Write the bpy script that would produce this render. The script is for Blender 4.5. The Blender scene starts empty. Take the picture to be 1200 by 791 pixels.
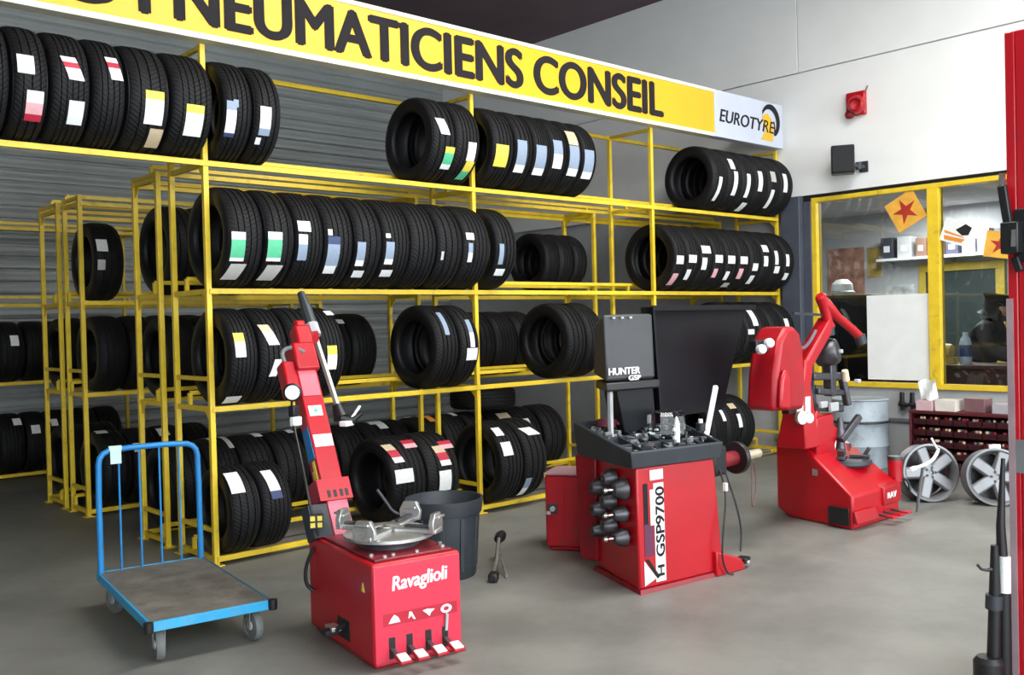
import bpy, math, random
from mathutils import Matrix, Vector
random.seed(7)
SC = bpy.context.scene
COL = SC.collection
R_ = math.radians
ORG = {}

# ------------------------------------------------------------------ materials
def _new(name):
    m = bpy.data.materials.new(name); m.use_nodes = True
    nt = m.node_tree; b = nt.nodes['Principled BSDF']
    return m, nt, b

def mat(name, col, rough=.5, metal=0.0, var=.12, scale=6.0, bump=0.0, bscale=80.0, coat=0.0, spec=.5, dirt=None, dscale=2.5, dlo=.5, dhi=.7):
    m, nt, b = _new(name)
    N = nt.nodes; L = nt.links
    tc = N.new('ShaderNodeTexCoord')
    nz = N.new('ShaderNodeTexNoise'); nz.inputs['Scale'].default_value = scale; nz.inputs['Detail'].default_value = 5
    L.new(tc.outputs['Object'], nz.inputs['Vector'])
    rp = N.new('ShaderNodeValToRGB')
    rp.color_ramp.elements[0].position = .3; rp.color_ramp.elements[1].position = .7
    rp.color_ramp.elements[0].color = tuple(c*(1-var) for c in col)+(1,)
    rp.color_ramp.elements[1].color = tuple(min(1, c*(1+var)) for c in col)+(1,)
    L.new(nz.outputs['Fac'], rp.inputs['Fac'])
    out = rp.outputs['Color']
    if dirt:
        n2 = N.new('ShaderNodeTexNoise'); n2.inputs['Scale'].default_value = dscale; n2.inputs['Detail'].default_value = 9; n2.inputs['Roughness'].default_value = .7
        L.new(tc.outputs['Object'], n2.inputs['Vector'])
        r2 = N.new('ShaderNodeValToRGB'); r2.color_ramp.elements[0].position = dlo; r2.color_ramp.elements[1].position = dhi
        L.new(n2.outputs['Fac'], r2.inputs['Fac'])
        mx = N.new('ShaderNodeMix'); mx.data_type = 'RGBA'
        L.new(r2.outputs['Color'], mx.inputs[0]); L.new(out, mx.inputs[6]); mx.inputs[7].default_value = tuple(dirt)+(1,)
        out = mx.outputs[2]
    L.new(out, b.inputs['Base Color'])
    b.inputs['Roughness'].default_value = rough; b.inputs['Metallic'].default_value = metal
    b.inputs['Coat Weight'].default_value = coat; b.inputs['Coat Roughness'].default_value = .15
    b.inputs['Specular IOR Level'].default_value = spec
    if bump:
        n3 = N.new('ShaderNodeTexNoise'); n3.inputs['Scale'].default_value = bscale; n3.inputs['Detail'].default_value = 4
        L.new(tc.outputs['Object'], n3.inputs['Vector'])
        bp = N.new('ShaderNodeBump'); bp.inputs['Strength'].default_value = bump; bp.inputs['Distance'].default_value = .01
        L.new(n3.outputs['Fac'], bp.inputs['Height']); L.new(bp.outputs['Normal'], b.inputs['Normal'])
    return m

def tread_mat():
    m, nt, b = _new('tyre_tread'); N = nt.nodes; L = nt.links
    tc = N.new('ShaderNodeTexCoord'); sp = N.new('ShaderNodeSeparateXYZ'); L.new(tc.outputs['Object'], sp.inputs[0])
    at = N.new('ShaderNodeMath'); at.operation = 'ARCTAN2'; L.new(sp.outputs['Z'], at.inputs[0]); L.new(sp.outputs['Y'], at.inputs[1])
    ax = N.new('ShaderNodeMath'); ax.operation = 'ABSOLUTE'; L.new(sp.outputs['X'], ax.inputs[0])
    m1 = N.new('ShaderNodeMath'); m1.operation = 'MULTIPLY_ADD'; L.new(ax.outputs[0], m1.inputs[0]); m1.inputs[1].default_value = 2.2; L.new(at.outputs[0], m1.inputs[2])
    m2 = N.new('ShaderNodeMath'); m2.operation = 'MULTIPLY'; L.new(m1.outputs[0], m2.inputs[0]); m2.inputs[1].default_value = 66
    sn = N.new('ShaderNodeMath'); sn.operation = 'SINE'; L.new(m2.outputs[0], sn.inputs[0])
    rp = N.new('ShaderNodeValToRGB'); rp.color_ramp.elements[0].position = .0; rp.color_ramp.elements[1].position = .35
    mr = N.new('ShaderNodeMapRange'); L.new(sn.outputs[0], mr.inputs[0]); mr.inputs[1].default_value = -1; mr.inputs[2].default_value = 1
    L.new(mr.outputs[0], rp.inputs['Fac'])
    bp = N.new('ShaderNodeBump'); bp.inputs['Strength'].default_value = .5; bp.inputs['Distance'].default_value = .005
    L.new(rp.outputs['Color'], bp.inputs['Height']); L.new(bp.outputs['Normal'], b.inputs['Normal'])
    r2 = N.new('ShaderNodeValToRGB'); r2.color_ramp.elements[0].color = (.003, .003, .0035, 1); r2.color_ramp.elements[1].color = (.0085, .0085, .0095, 1)
    L.new(rp.outputs['Color'], r2.inputs['Fac']); L.new(r2.outputs['Color'], b.inputs['Base Color'])
    b.inputs['Roughness'].default_value = .6; b.inputs['Specular IOR Level'].default_value = .26
    return m

def glass_mat(name, tint=(1, 1, 1), rough=0.0, mixf=.9):
    m, nt, b = _new(name); N = nt.nodes; L = nt.links
    tr = N.new('ShaderNodeBsdfTransparent'); tr.inputs[0].default_value = tint+(1,)
    gl = N.new('ShaderNodeBsdfGlossy'); gl.inputs['Roughness'].default_value = rough
    fr = N.new('ShaderNodeFresnel'); fr.inputs['IOR'].default_value = 1.45
    mx = N.new('ShaderNodeMixShader'); L.new(fr.outputs[0], mx.inputs[0]); L.new(tr.outputs[0], mx.inputs[1]); L.new(gl.outputs[0], mx.inputs[2])
    L.new(mx.outputs[0], N['Material Output'].inputs['Surface'])
    return m

def ribbed_mat(name, col, axis='Z', freq=60.0, strength=.6, rough=.55, var=.1):
    m = mat(name, col, rough, var=var, scale=1.5)
    nt = m.node_tree; N = nt.nodes; L = nt.links; b = N['Principled BSDF']
    tc = N.new('ShaderNodeTexCoord'); sp = N.new('ShaderNodeSeparateXYZ'); L.new(tc.outputs['Object'], sp.inputs[0])
    mu = N.new('ShaderNodeMath'); mu.operation = 'MULTIPLY'; mu.inputs[1].default_value = freq; L.new(sp.outputs[axis], mu.inputs[0])
    sn = N.new('ShaderNodeMath'); sn.operation = 'SINE'; L.new(mu.outputs[0], sn.inputs[0])
    bp = N.new('ShaderNodeBump'); bp.inputs['Strength'].default_value = strength; bp.inputs['Distance'].default_value = .02
    L.new(sn.outputs[0], bp.inputs['Height']); L.new(bp.outputs['Normal'], b.inputs['Normal'])
    return m

def emit_mat(name, col, s):
    m, nt, b = _new(name)
    b.inputs['Emission Color'].default_value = col+(1,); b.inputs['Emission Strength'].default_value = s
    b.inputs['Base Color'].default_value = col+(1,)
    return m

YEL = mat('yellow_enamel', (.80, .56, .03), .42, var=.08, scale=9, dirt=(.42, .27, .04), dscale=7, dlo=.56, dhi=.75)
RED = mat('red_enamel', (.43, .002, .010), .34, var=.07, scale=4, coat=.2, dirt=(.28, .01, .02), dscale=5, dlo=.6, dhi=.8)
REDW = mat('worn_red_enamel', (.36, .003, .010), .42, var=.12, scale=7, dirt=(.18, .03, .03), dscale=6, dlo=.52, dhi=.72)
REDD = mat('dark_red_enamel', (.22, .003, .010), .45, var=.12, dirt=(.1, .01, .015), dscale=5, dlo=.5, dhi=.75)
BLK = mat('black_plastic', (.008, .0085, .01), .42, var=.2, scale=12, bump=.05)
BLKS = mat('black_satin_plastic', (.005, .0055, .008), .42, var=.2, spec=.25)
DGR = mat('dark_grey_plastic', (.028, .035, .043), .5, var=.15, bump=.06)
GRY = mat('grey_plastic', (.16, .17, .18), .5, var=.12)
LGR = mat('light_grey_plastic', (.42, .44, .45), .5, var=.1)
STL = mat('worn_steel', (.62, .63, .62), .33, metal=.85, var=.15, scale=14, bump=.12, dirt=(.2, .2, .19), dscale=7, dlo=.48, dhi=.7)
CHR = mat('bright_steel', (.8, .8, .82), .2, metal=1.0, var=.05)
DST = mat('dark_steel', (.09, .09, .1), .4, metal=.7, var=.25, scale=18, bump=.1)
ALU = mat('cast_alloy', (.20, .205, .215), .4, metal=.5, var=.08, scale=10)
RUB = mat('tyre_sidewall', (.006, .006, .0075), .5, var=.25, scale=20, bump=.08, bscale=40, spec=.28)
TRD = tread_mat()
RBK = mat('black_rubber', (.012, .012, .013), .6, var=.2)
BLU = mat('blue_enamel', (.012, .20, .50), .4, var=.1, dirt=(.05, .16, .3), dscale=8, dlo=.55, dhi=.75)
BLUD = mat('scuffed_blue_enamel', (.02, .33, .62), .45, var=.12, dirt=(.12, .3, .42), dscale=14, dlo=.5, dhi=.7)
WOOD = mat('worn_plywood', (.17, .155, .13), .7, var=.22, scale=5, bump=.2, bscale=25, dirt=(.08, .075, .07), dscale=6, dlo=.45, dhi=.7)
WHT = mat('white_paint', (.86, .88, .87), .5, var=.03)
WPL = mat('white_plastic', (.8, .82, .82), .4, var=.03)
PAPR = mat('white_paper', (.82, .84, .84), .6, var=.05, scale=30)
SIGNY = mat('sign_yellow_face', (.80, .46, .010), .4, var=.03, scale=2)
SIGNL = mat('sign_pale_trim', (.80, .78, .62), .4, var=.05)
SIGNG = mat('sign_grey_face', (.56, .60, .70), .4, var=.04, scale=3)
INK = mat('charcoal_lettering', (.022, .02, .022), .8, var=.1, spec=.15)
CLR = glass_mat('clear_plastic', (.86, .9, .9), .05)
GLS = glass_mat('window_glass', (.9, .93, .92), 0.0)
LABC = {k: mat(n+'_label_paper', c, .5, var=.05, scale=40) for k, n, c in [
    ('W', 'white', (.82, .84, .84)), ('P', 'pink', (.78, .42, .46)), ('R', 'red', (.50, .02, .05)), ('Y', 'yellow', (.80, .66, .08)),
    ('G', 'green', (.10, .52, .28)), ('B', 'pale_blue', (.26, .33, .44)), ('N', 'navy', (.03, .05, .14)), ('T', 'tan', (.62, .50, .33)),
    ('S', 'grey', (.52, .52, .49)), ('O', 'orange', (.75, .28, .04))]}
CN = {'W': 'white', 'P': 'pink', 'R': 'red', 'Y': 'yellow', 'G': 'green', 'B': 'pale blue', 'N': 'navy', 'T': 'tan', 'S': 'grey', 'O': 'orange'}

# ------------------------------------------------------------------ mesh builder
class MB:
    def __init__(s, X=None):
        s.v = []; s.f = []; s.m = []; s.X = X if X is not None else Matrix.Identity(4)
    def add(s, vs, fs, mi=0):
        o = len(s.v); s.v += [s.X @ Vector(p) for p in vs]
        s.f += [tuple(o+i for i in f) for f in fs]; s.m += [mi]*len(fs); return s
    def box(s, c, d, rz=0, mi=0, M=None):
        x, y, z = [q/2 for q in d]
        M = (Matrix.Translation(c) @ Matrix.Rotation(R_(rz), 4, 'Z')) if M is None else (Matrix.Translation(c) @ M)
        vs = [M @ Vector((a*x, b*y, e*z)) for a in (-1, 1) for b in (-1, 1) for e in (-1, 1)]
        return s.add(vs, [(0, 1, 3, 2), (4, 6, 7, 5), (0, 4, 5, 1), (2, 3, 7, 6), (0, 2, 6, 4), (1, 5, 7, 3)], mi)
    def b2(s, lo, hi, mi=0):
        return s.box([(a+b)/2 for a, b in zip(lo, hi)], [abs(b-a) for a, b in zip(lo, hi)], mi=mi)
    def bar(s, p0, p1, w, h=None, mi=0, up=(0, 0, 1)):
        h = h or w; p0 = Vector(p0); p1 = Vector(p1); d = (p1-p0).normalized(); u = Vector(up)
        if abs(d.dot(u)) > .98: u = Vector((0, 1, 0))
        r = d.cross(u).normalized(); u = r.cross(d).normalized()
        vs = [p+r*a*w/2+u*b*h/2 for p in (p0, p1) for a, b in ((-1, -1), (1, -1), (1, 1), (-1, 1))]
        return s.add(vs, [(3, 2, 1, 0), (4, 5, 6, 7), (0, 1, 5, 4), (1, 2, 6, 5), (2, 3, 7, 6), (3, 0, 4, 7)], mi)
    def hexa(s, q, mi=0):   # eight corners: bottom four then top four, counter-clockwise from above
        return s.add(q, [(3, 2, 1, 0), (4, 5, 6, 7), (0, 1, 5, 4), (1, 2, 6, 5), (2, 3, 7, 6), (3, 0, 4, 7)], mi)
    def tube(s, pts, r, seg=10, mi=0, smoothn=0):
        P = [Vector(p) for p in pts]
        for _ in range(smoothn):
            Q = [P[0]]
            for a, b in zip(P[:-1], P[1:]): Q += [a*.75+b*.25, a*.25+b*.75]
            P = Q+[P[-1]]
        rr = r if isinstance(r, (list, tuple)) else [r]*len(P)
        n = None; rings = []
        for i, p in enumerate(P):
            t = (P[min(i+1, len(P)-1)]-P[max(i-1, 0)]).normalized()
            if n is None:
                n = t.cross(Vector((0, 0, 1)));
                if n.length < .1: n = t.cross(Vector((0, 1, 0)))
            n = (n-t*n.dot(t)).normalized(); b = t.cross(n)
            rings.append([p+(n*math.cos(2*math.pi*k/seg)+b*math.sin(2*math.pi*k/seg))*rr[min(i, len(rr)-1)] for k in range(seg)])
        vs = [q for ring in rings for q in ring]; fs = []
        for i in range(len(P)-1):
            for k in range(seg):
                a = i*seg+k; b = i*seg+(k+1) % seg
                fs.append((a, b, b+seg, a+seg))
        fs.append(tuple(range(seg))[::-1]); fs.append(tuple(range((len(P)-1)*seg, len(P)*seg)))
        return s.add(vs, fs, mi)
    def lathe(s, prof, o=(0, 0, 0), ax=(0, 0, 1), seg=40, mi=0, closed=False, mis=None):
        o = Vector(o); a = Vector(ax).normalized()
        n = a.cross(Vector((0, 0, 1)));
        if n.length < .1: n = Vector((1, 0, 0))
        n.normalize(); b = a.cross(n)
        vs = []; L = len(prof)
        for k in range(seg):
            t = 2*math.pi*k/seg; d = n*math.cos(t)+b*math.sin(t)
            vs += [o+a*h+d*max(r, 1e-4) for r, h in prof]
        base = len(s.v); s.add(vs, [])
        for k in range(seg):
            k2 = (k+1) % seg
            for i in range(L if closed else L-1):
                j = (i+1) % L
                s.f.append((base+k*L+i, base+k2*L+i, base+k2*L+j, base+k*L+j)); s.m.append(mis[i] if mis else mi)
        return s
    def cyl(s, p0, p1, r, r1=None, seg=24, mi=0):
        p0 = Vector(p0); p1 = Vector(p1); h = (p1-p0).length; r1 = r if r1 is None else r1
        return s.lathe([(0, 0), (r, 0), (r1, h), (0, h)], p0, p1-p0, seg, mi)
    def prism(s, poly, M, d0, d1, mi=0):   # 2-D polygon in the local XY plane of M, pushed along its Z
        n = len(poly)
        vs = [M @ Vector((x, y, d0)) for x, y in poly]+[M @ Vector((x, y, d1)) for x, y in poly]
        fs = [tuple(range(n))[::-1], tuple(range(n, 2*n))]+[(i, (i+1) % n, n+(i+1) % n, n+i) for i in range(n)]
        return s.add(vs, fs, mi)
    def build(s, name, mats, parent=None, bevel=0.0, smooth=True, ang=35, org=None):
        if not isinstance(mats, (list, tuple)): mats = [mats]
        o_ = Vector(org) if org is not None else (ORG[parent.name] if parent else Vector((0, 0, 0)))
        me = bpy.data.meshes.new(name); me.from_pydata([v-o_ for v in s.v], [], s.f)
        for m in mats: me.materials.append(m)
        me.polygons.foreach_set('material_index', s.m)
        import bmesh
        bm = bmesh.new(); bm.from_mesh(me); bmesh.ops.recalc_face_normals(bm, faces=bm.faces); bm.to_mesh(me); bm.free()
        if smooth:
            me.polygons.foreach_set('use_smooth', [True]*len(me.polygons)); me.set_sharp_from_angle(angle=R_(ang))
        o = bpy.data.objects.new(name, me); COL.objects.link(o)
        if parent: o.parent = parent
        else: o.location = o_
        ORG[o.name] = o_
        if bevel:
            bv = o.modifiers.new('edge', 'BEVEL'); bv.width = bevel; bv.segments = 2; bv.limit_method = 'ANGLE'; bv.angle_limit = R_(40)
        return o

def tag(o, label, cat, group=None, kind=None):
    o['label'] = label; o['category'] = cat
    if group: o['group'] = group
    if kind: o['kind'] = kind
    return o
def thing(name, loc, label, cat, group=None):
    o = bpy.data.objects.new(name, None); COL.objects.link(o); o.location = loc; o.empty_display_size = .1
    ORG[o.name] = Vector(loc)
    return tag(o, label, cat, group)
def struct(o): o['kind'] = 'structure'; return o

def text_geo(txt, bold=0.0, shear=0.0, ext=.004, spacing=1.0):
    cu = bpy.data.curves.new('lettering', 'FONT'); cu.body = txt; cu.size = 1.0; cu.offset = bold; cu.shear = shear; cu.extrude = ext; cu.space_character = spacing
    ob = bpy.data.objects.new('lettering', cu); COL.objects.link(ob)
    dg = bpy.context.evaluated_depsgraph_get(); ev = ob.evaluated_get(dg); me = ev.to_mesh()
    V = [v.co.copy() for v in me.vertices]; F = [tuple(p.vertices) for p in me.polygons]
    ev.to_mesh_clear(); bpy.data.objects.remove(ob); bpy.data.curves.remove(cu)
    return V, F
def put_text(mb, txt, o, dx, up, w, h, bold=0.0, shear=0.0, thick=.004, mi=0, spacing=1.0):
    V, F = text_geo(txt, 0.0, shear, 1.0, spacing)
    x0 = min(v.x for v in V); x1 = max(v.x for v in V); y0 = min(v.y for v in V); y1 = max(v.y for v in V)
    o = Vector(o); dx = Vector(dx).normalized(); up = Vector(up).normalized(); n = dx.cross(up)
    sx = w/(x1-x0); sy = h/(y1-y0)
    for k, e in enumerate(((-1, 0), (1, 0), (0, .5), (0, -.5)) if bold else ((0, 0),)):   # heavy strokes
        mb.add([o+dx*((v.x-x0)*sx+e[0]*bold*sx)+up*((v.y-y0)*sy+e[1]*bold*sy)+n*(v.z*thick*(1+.03*k)) for v in V], F, mi)
    return sx

# ------------------------------------------------------------------ camera
cam = bpy.data.cameras.new('camera'); cam.lens = 33.583; cam.sensor_width = 36; cam.clip_start = .05
CAM = bpy.data.objects.new('camera', cam); COL.objects.link(CAM); SC.camera = CAM
F_ = Vector((.67353549, .73899416, -.01541359)); Rr = Vector((.73860102, -.67369156, -.02466182)); U_ = Vector((.02860895, -.00522612, .99957702))
CAM.matrix_world = Matrix(((Rr.x, U_.x, -F_.x, -2.83873), (Rr.y, U_.y, -F_.y, -6.14741), (Rr.z, U_.z, -F_.z, 1.6), (0, 0, 0, 1)))
ROWS=[
('t1a',0.345,0.078,3.087,[
(-1.44,-1.25,[]),
(-1.243,-1.043,[(-0.03,9.5,0.091,18.3,'W',0),(0.02,-30.0,0.091,30.6,'WWPPRR',0)]),
(-1.037,-0.808,[(0.006,12.5,0.086,23.6,'WRWW',0.3),(0.029,-31.5,0.086,24.9,'W',0)]),
(-0.802,-0.6,[(0.03,19.5,0.07,25.4,'WRWW',0.2)]),
(-0.594,-0.325,[(0.027,-16.0,0.116,34.8,'YWWWWW',0),(0.061,-50.5,0.084,25.9,'T',0)]),
(-0.318,-0.035,[(0.007,-24.0,0.118,34.5,'YWWW',0)]),
(0.03,0.24,[(-0.057,-17.0,0.071,40.0,'BWWWN',0),(-0.026,1.0,0.035,8.4,'B',0)]),
(0.246,0.455,[(-0.026,-14.0,0.081,32.4,'WWWB',0),(-0.057,-37.5,0.038,8.6,'W',0)]),
]),
('t1b',0.345,0.078,3.087,[
(1.75,1.985,[(-0.018,11.0,0.091,21.2,'W',0.3),(0.058,-30.5,0.091,31.5,'YGGW',0)]),
(1.99,2.25,[(0.026,-17.5,0.083,25.1,'W',0),(0.026,-46.0,0.083,31.4,'YG',-0.2)]),
(2.385,2.62,[(-0.033,-17.5,0.14,30.6,'Y',0)]),
(2.626,2.84,[(-0.039,-15.0,0.11,46.1,'BBBW',0)]),
(2.846,3.05,[(-0.029,-17.0,0.122,43.6,'BBBW',0)]),
(3.056,3.25,[(-0.03,-4.5,0.11,41.2,'BBWW',0)]),
(3.256,3.44,[(-0.02,24.5,0.122,23.7,'T',0),(-0.02,-11.0,0.122,45.0,'BBW',0)]),
(3.446,3.64,[(-0.024,-13.5,0.122,43.9,'BBW',0)]),
]),
('t1c',0.345,0.078,3.087,[
(5.423,5.687,[(-0.033,-25.5,0.057,44.8,'W',0)]),
(5.693,5.947,[(-0.063,24.0,0.086,20.9,'W',0),(-0.025,-11.5,0.071,43.1,'W',0)]),
(5.953,6.197,[(-0.043,-12.5,0.067,43.1,'W',0),(0.018,-56.0,0.1,23.5,'W',0)]),
(6.203,6.447,[(-0.066,-1.0,0.083,36.9,'W',0)]),
(6.453,6.697,[(-0.057,11.0,0.1,20.0,'S',0),(-0.061,-32.5,0.067,38.3,'W',0)]),
(6.703,6.947,[(-0.067,2.5,0.08,35.2,'W',0)]),
]),
('t2a',0.35,0.076,2.231,[
(0.03,0.292,[(-0.065,-14.0,0.1,32.4,'WGGGW',0),(-0.059,-45.0,0.113,23.2,'S',-0.2)]),
(0.296,0.524,[(-0.047,-12.5,0.107,33.2,'WGGGW',0),(-0.04,-45.5,0.12,23.2,'S',-0.2)]),
(0.528,0.758,[(-0.051,12.5,0.1,12.3,'W',0),(-0.065,-12.0,0.071,30.0,'WBB',0)]),
(0.762,1.005,[(-0.057,-16.0,0.1,36.9,'NBBB',0),(-0.06,-38.5,0.093,10.9,'W',0),(-0.087,7.0,0.036,7.0,'W',0)]),
(1.009,1.255,[(-0.073,-17.5,0.071,29.5,'BBW',0),(-0.055,-44.0,0.093,10.7,'W',0)]),
(1.259,1.515,[(-0.075,-15.0,0.075,28.1,'BBW',0),(-0.063,-42.0,0.1,10.7,'W',0),(-0.092,6.5,0.042,5.4,'W',0)]),
(1.519,1.77,[]),
(1.774,2.03,[(-0.092,-15.5,0.025,11.1,'S',0)]),
(2.034,2.325,[(-0.087,11.5,0.082,9.4,'W',0),(-0.087,-10.0,0.045,25.1,'BW',0)]),
(2.385,2.62,[(-0.076,-10.5,0.05,28.2,'B',0),(-0.053,-36.5,0.1,11.0,'W',0)]),
]),
('t2c',0.345,0.078,2.226,[
(4.74,4.93,[(-0.027,-7.0,0.113,13.8,'W',0),(-0.04,-43.0,0.088,25.5,'P',0)]),
(4.936,5.154,[(-0.032,-4.5,0.129,12.9,'W',0),(-0.06,-32.5,0.071,20.0,'W',0)]),
(5.159,5.377,[(-0.021,12.5,0.15,13.3,'W',0),(-0.054,-12.0,0.083,20.7,'W',0)]),
(5.383,5.601,[(-0.032,-2.5,0.129,13.3,'W',0),(-0.06,-28.0,0.071,16.7,'P',0)]),
(5.606,5.824,[(-0.032,-3.0,0.129,13.8,'W',0),(-0.06,-32.5,0.071,17.4,'W',0),(0.039,-53.5,0.114,11.8,'S',0)]),
(5.83,6.048,[(-0.029,-3.0,0.133,13.3,'W',0),(-0.054,-28.0,0.083,20.0,'P',0)]),
(6.053,6.271,[(-0.027,-14.5,0.1,13.8,'W',0),(-0.027,-40.0,0.083,19.0,'W',0)]),
(6.277,6.495,[(-0.038,21.0,0.117,13.9,'W',0),(-0.054,-3.0,0.083,18.5,'W',0)]),
(6.5,6.718,[(-0.063,4.5,0.067,25.6,'W',0),(-0.044,-18.0,0.1,13.3,'W',0)]),
(6.724,6.942,[(-0.063,0.5,0.067,22.4,'W',0),(-0.044,-31.0,0.083,14.5,'W',0)]),
]),
('t3a',0.335,0.081,1.415,[
(0.03,0.24,[(-0.037,14.5,0.075,28.7,'YWW',0),(-0.031,-60.0,0.113,16.8,'W',0)]),
(0.246,0.465,[(-0.033,26.0,0.081,26.7,'TWW',0.4),(0.0,-14.5,0.056,20.5,'W',-0.4)]),
(0.471,0.7,[]),
(0.706,0.92,[(-0.016,-5.5,0.079,29.5,'YWW',0),(0.062,59.5,0.064,10.5,'W',0)]),
]),
('t3b',0.34,0.08,1.421,[
(1.744,1.978,[(-0.006,35.0,0.045,37.1,'B',0)]),
(1.984,2.193,[(0.01,18.5,0.045,40.0,'BW',0),(0.005,-11.0,0.109,16.5,'W',0)]),
]),
('t3c',0.345,0.078,1.426,[
(3.203,3.447,[]),
(3.453,3.697,[]),
]),
('t4d',0.345,0.078,0.41,[
(5.303,5.567,[(0.088,37.0,0.057,38.3,'W',0)]),
(5.573,5.837,[(0.058,44.5,0.117,12.0,'T',0),(0.083,15.0,0.067,24.6,'W',0)]),
(5.843,6.097,[]),
]),
('t3d',0.345,0.078,1.426,[
(5.703,5.937,[]),
(5.943,6.187,[(0.057,29.0,0.1,32.7,'W',0),(-0.049,2.0,0.117,9.2,'W',0)]),
(6.193,6.427,[]),
(6.433,6.677,[]),
(6.683,6.927,[(-0.066,13.5,0.083,22.4,'W',0)]),
]),
('t4a',0.3,0.093,0.36,[
(0.03,0.25,[(-0.047,45.5,0.1,34.3,'WW',0)]),
(0.256,0.49,[(-0.018,35.5,0.081,43.9,'WWWN',0.2)]),
]),
('t4b',0.335,0.081,0.399,[
(1.3,1.63,[(-0.099,44.5,0.092,31.4,'TRW',0.3),(-0.062,10.5,0.167,17.8,'W',0),(0.087,56.5,0.117,16.4,'RP',0)]),
(1.64,1.96,[(0.0,31.0,0.1,30.0,'TRW',0.2),(-0.008,-4.0,0.118,27.4,'W',0),(0.077,46.5,0.127,13.8,'RP',0)]),
]),
('t4c',0.35,0.076,0.415,[
(2.385,2.64,[(-0.058,23.5,0.109,19.4,'W',0),(-0.067,52.0,0.091,16.4,'W',0)]),
(2.646,2.92,[(0.0,45.5,0.14,14.4,'W',0.3),(-0.086,-40.0,0.07,34.8,'BW',0)]),
]),
('r2t2',0.345,1.162,2.226,[
(0.103,0.347,[]),
(0.353,0.597,[]),
(0.603,0.847,[]),
]),
('r2t3a',0.32,1.154,1.398,[
(0.083,0.337,[]),
(0.343,0.597,[]),
(0.603,0.857,[]),
(0.863,1.117,[]),
(1.123,1.397,[]),
(1.403,1.677,[(0.087,51.0,0.067,10.5,'W',0)]),
(1.683,1.947,[]),
]),
('r2t3b',0.32,1.154,1.398,[
(2.753,3.047,[]),
(3.053,3.327,[]),
(3.333,3.627,[]),
(3.633,3.927,[]),
]),
('r2t4a',0.335,1.159,0.399,[
(0.083,0.357,[]),
(0.363,0.637,[(-0.007,97.0,0.057,51.6,'W',0),(0.099,77.5,0.043,51.6,'S',0)]),
(0.643,0.937,[(0.094,97.0,0.071,51.6,'PW',0)]),
(0.943,1.237,[(0.099,92.0,0.062,40.1,'W',0)]),
(1.243,1.537,[]),
(1.543,1.837,[]),
(1.843,2.137,[(0.029,96.0,0.091,51.6,'GGW',0),(0.084,69.0,0.091,25.8,'W',0),(0.093,95.5,0.073,34.4,'G',0)]),
(2.143,2.322,[]),
]),
('r2t4b',0.335,1.159,0.399,[
(2.403,2.697,[(-0.088,97.0,0.082,22.9,'W',0),(0.044,95.5,0.082,34.4,'O',0),(0.093,73.0,0.073,25.8,'O',0)]),
(2.703,2.997,[(0.102,81.5,0.056,22.9,'S',0)]),
(3.003,3.297,[]),
(3.303,3.597,[(0.052,54.0,0.156,17.8,'T',0)]),
(3.603,3.947,[(-0.06,37.5,0.162,10.9,'W',0)]),
(3.953,4.297,[]),
]),
('r2t4c',0.335,1.159,0.399,[
(5.903,6.147,[]),
(6.153,6.397,[]),
(6.403,6.647,[]),
]),
('r3t2a',0.345,2.568,2.226,[
(0.033,0.287,[(-0.065,21.0,0.093,18.7,'W',0),(-0.08,-7.5,0.064,14.5,'S',0)]),
]),
('r3t2b',0.3,1.147,2.236,[
(4.043,4.252,[]),
(4.258,4.467,[]),
(4.473,4.682,[]),
]),
('r3t3',0.335,2.571,1.415,[
(0.053,0.307,[]),
(0.313,0.567,[]),
(0.573,0.827,[]),
(0.833,1.087,[]),
]),
('r3t4',0.335,2.571,0.399,[
(0.053,0.307,[(-0.051,80.5,0.1,17.2,'W',0)]),
(0.313,0.567,[(-0.077,34.0,0.069,14.8,'W',0)]),
(0.573,0.827,[(-0.062,60.5,0.1,20.0,'W',0)]),
(0.833,1.087,[]),
]),
('r4t3',0.335,3.479,1.415,[
(0.053,0.307,[]),
(0.313,0.567,[]),
]),
('r4t4',0.335,3.479,0.399,[
(0.053,0.307,[]),
(0.313,0.567,[]),
]),
('r5t2',0.345,5.478,2.293,[
(-0.497,-0.263,[]),
(-0.257,-0.023,[]),
]),
('r5t3',0.335,5.481,1.415,[
(-0.547,-0.273,[]),
(-0.267,-0.003,[]),
(0.003,0.267,[(0.026,22.0,0.083,20.9,'W',0)]),
(0.273,0.547,[]),
(0.553,0.817,[]),
(0.823,1.097,[]),
]),
('r5t4',0.335,5.481,0.399,[
(-0.547,-0.273,[]),
(-0.267,-0.023,[(0.082,56.5,0.05,20.0,'W',0)]),
(-0.017,0.247,[(0.066,48.5,0.082,17.8,'W',0)]),
(0.253,0.497,[(-0.024,28.0,0.091,17.4,'W',0)]),
(0.503,0.767,[(-0.08,39.5,0.073,16.0,'W',0)]),
(0.773,1.037,[]),
(1.043,1.297,[]),
]),
]
# ------------------------------------------------------------------ the room
XW = 7.1; YB = 6.25; ZC = 5.72; XL = -7.0; YF = -9.0
m = MB(); m.b2((XL-.2, YF-6, -.2), (XW+.3, YB+.3, 0)); FLOORM = mat('concrete_floor', (.205, .205, .185), .5, var=.16, scale=1.3, bump=.05, bscale=30, dirt=(.115, .115, .105), dscale=.9, dlo=.42, dhi=.75, spec=.45)
struct(m.build('floor', FLOORM, smooth=False))
m = MB(); m.b2((XL, YF, ZC), (XW+.3, YB+.3, ZC+.2)); struct(m.build('ceiling', mat('ceiling_paint', (.13, .085, .105), .8, var=.15, scale=.8), smooth=False))
m = MB(); m.b2((XL-.2, YB+.05, 0), (XW+.2, YB+.2, ZC)); pz = 0.0
rib = []
while pz < ZC-.15: rib += [(0, pz), (0, pz+.105), (.035, pz+.118), (.035, pz+.137)]; pz += .15
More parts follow.
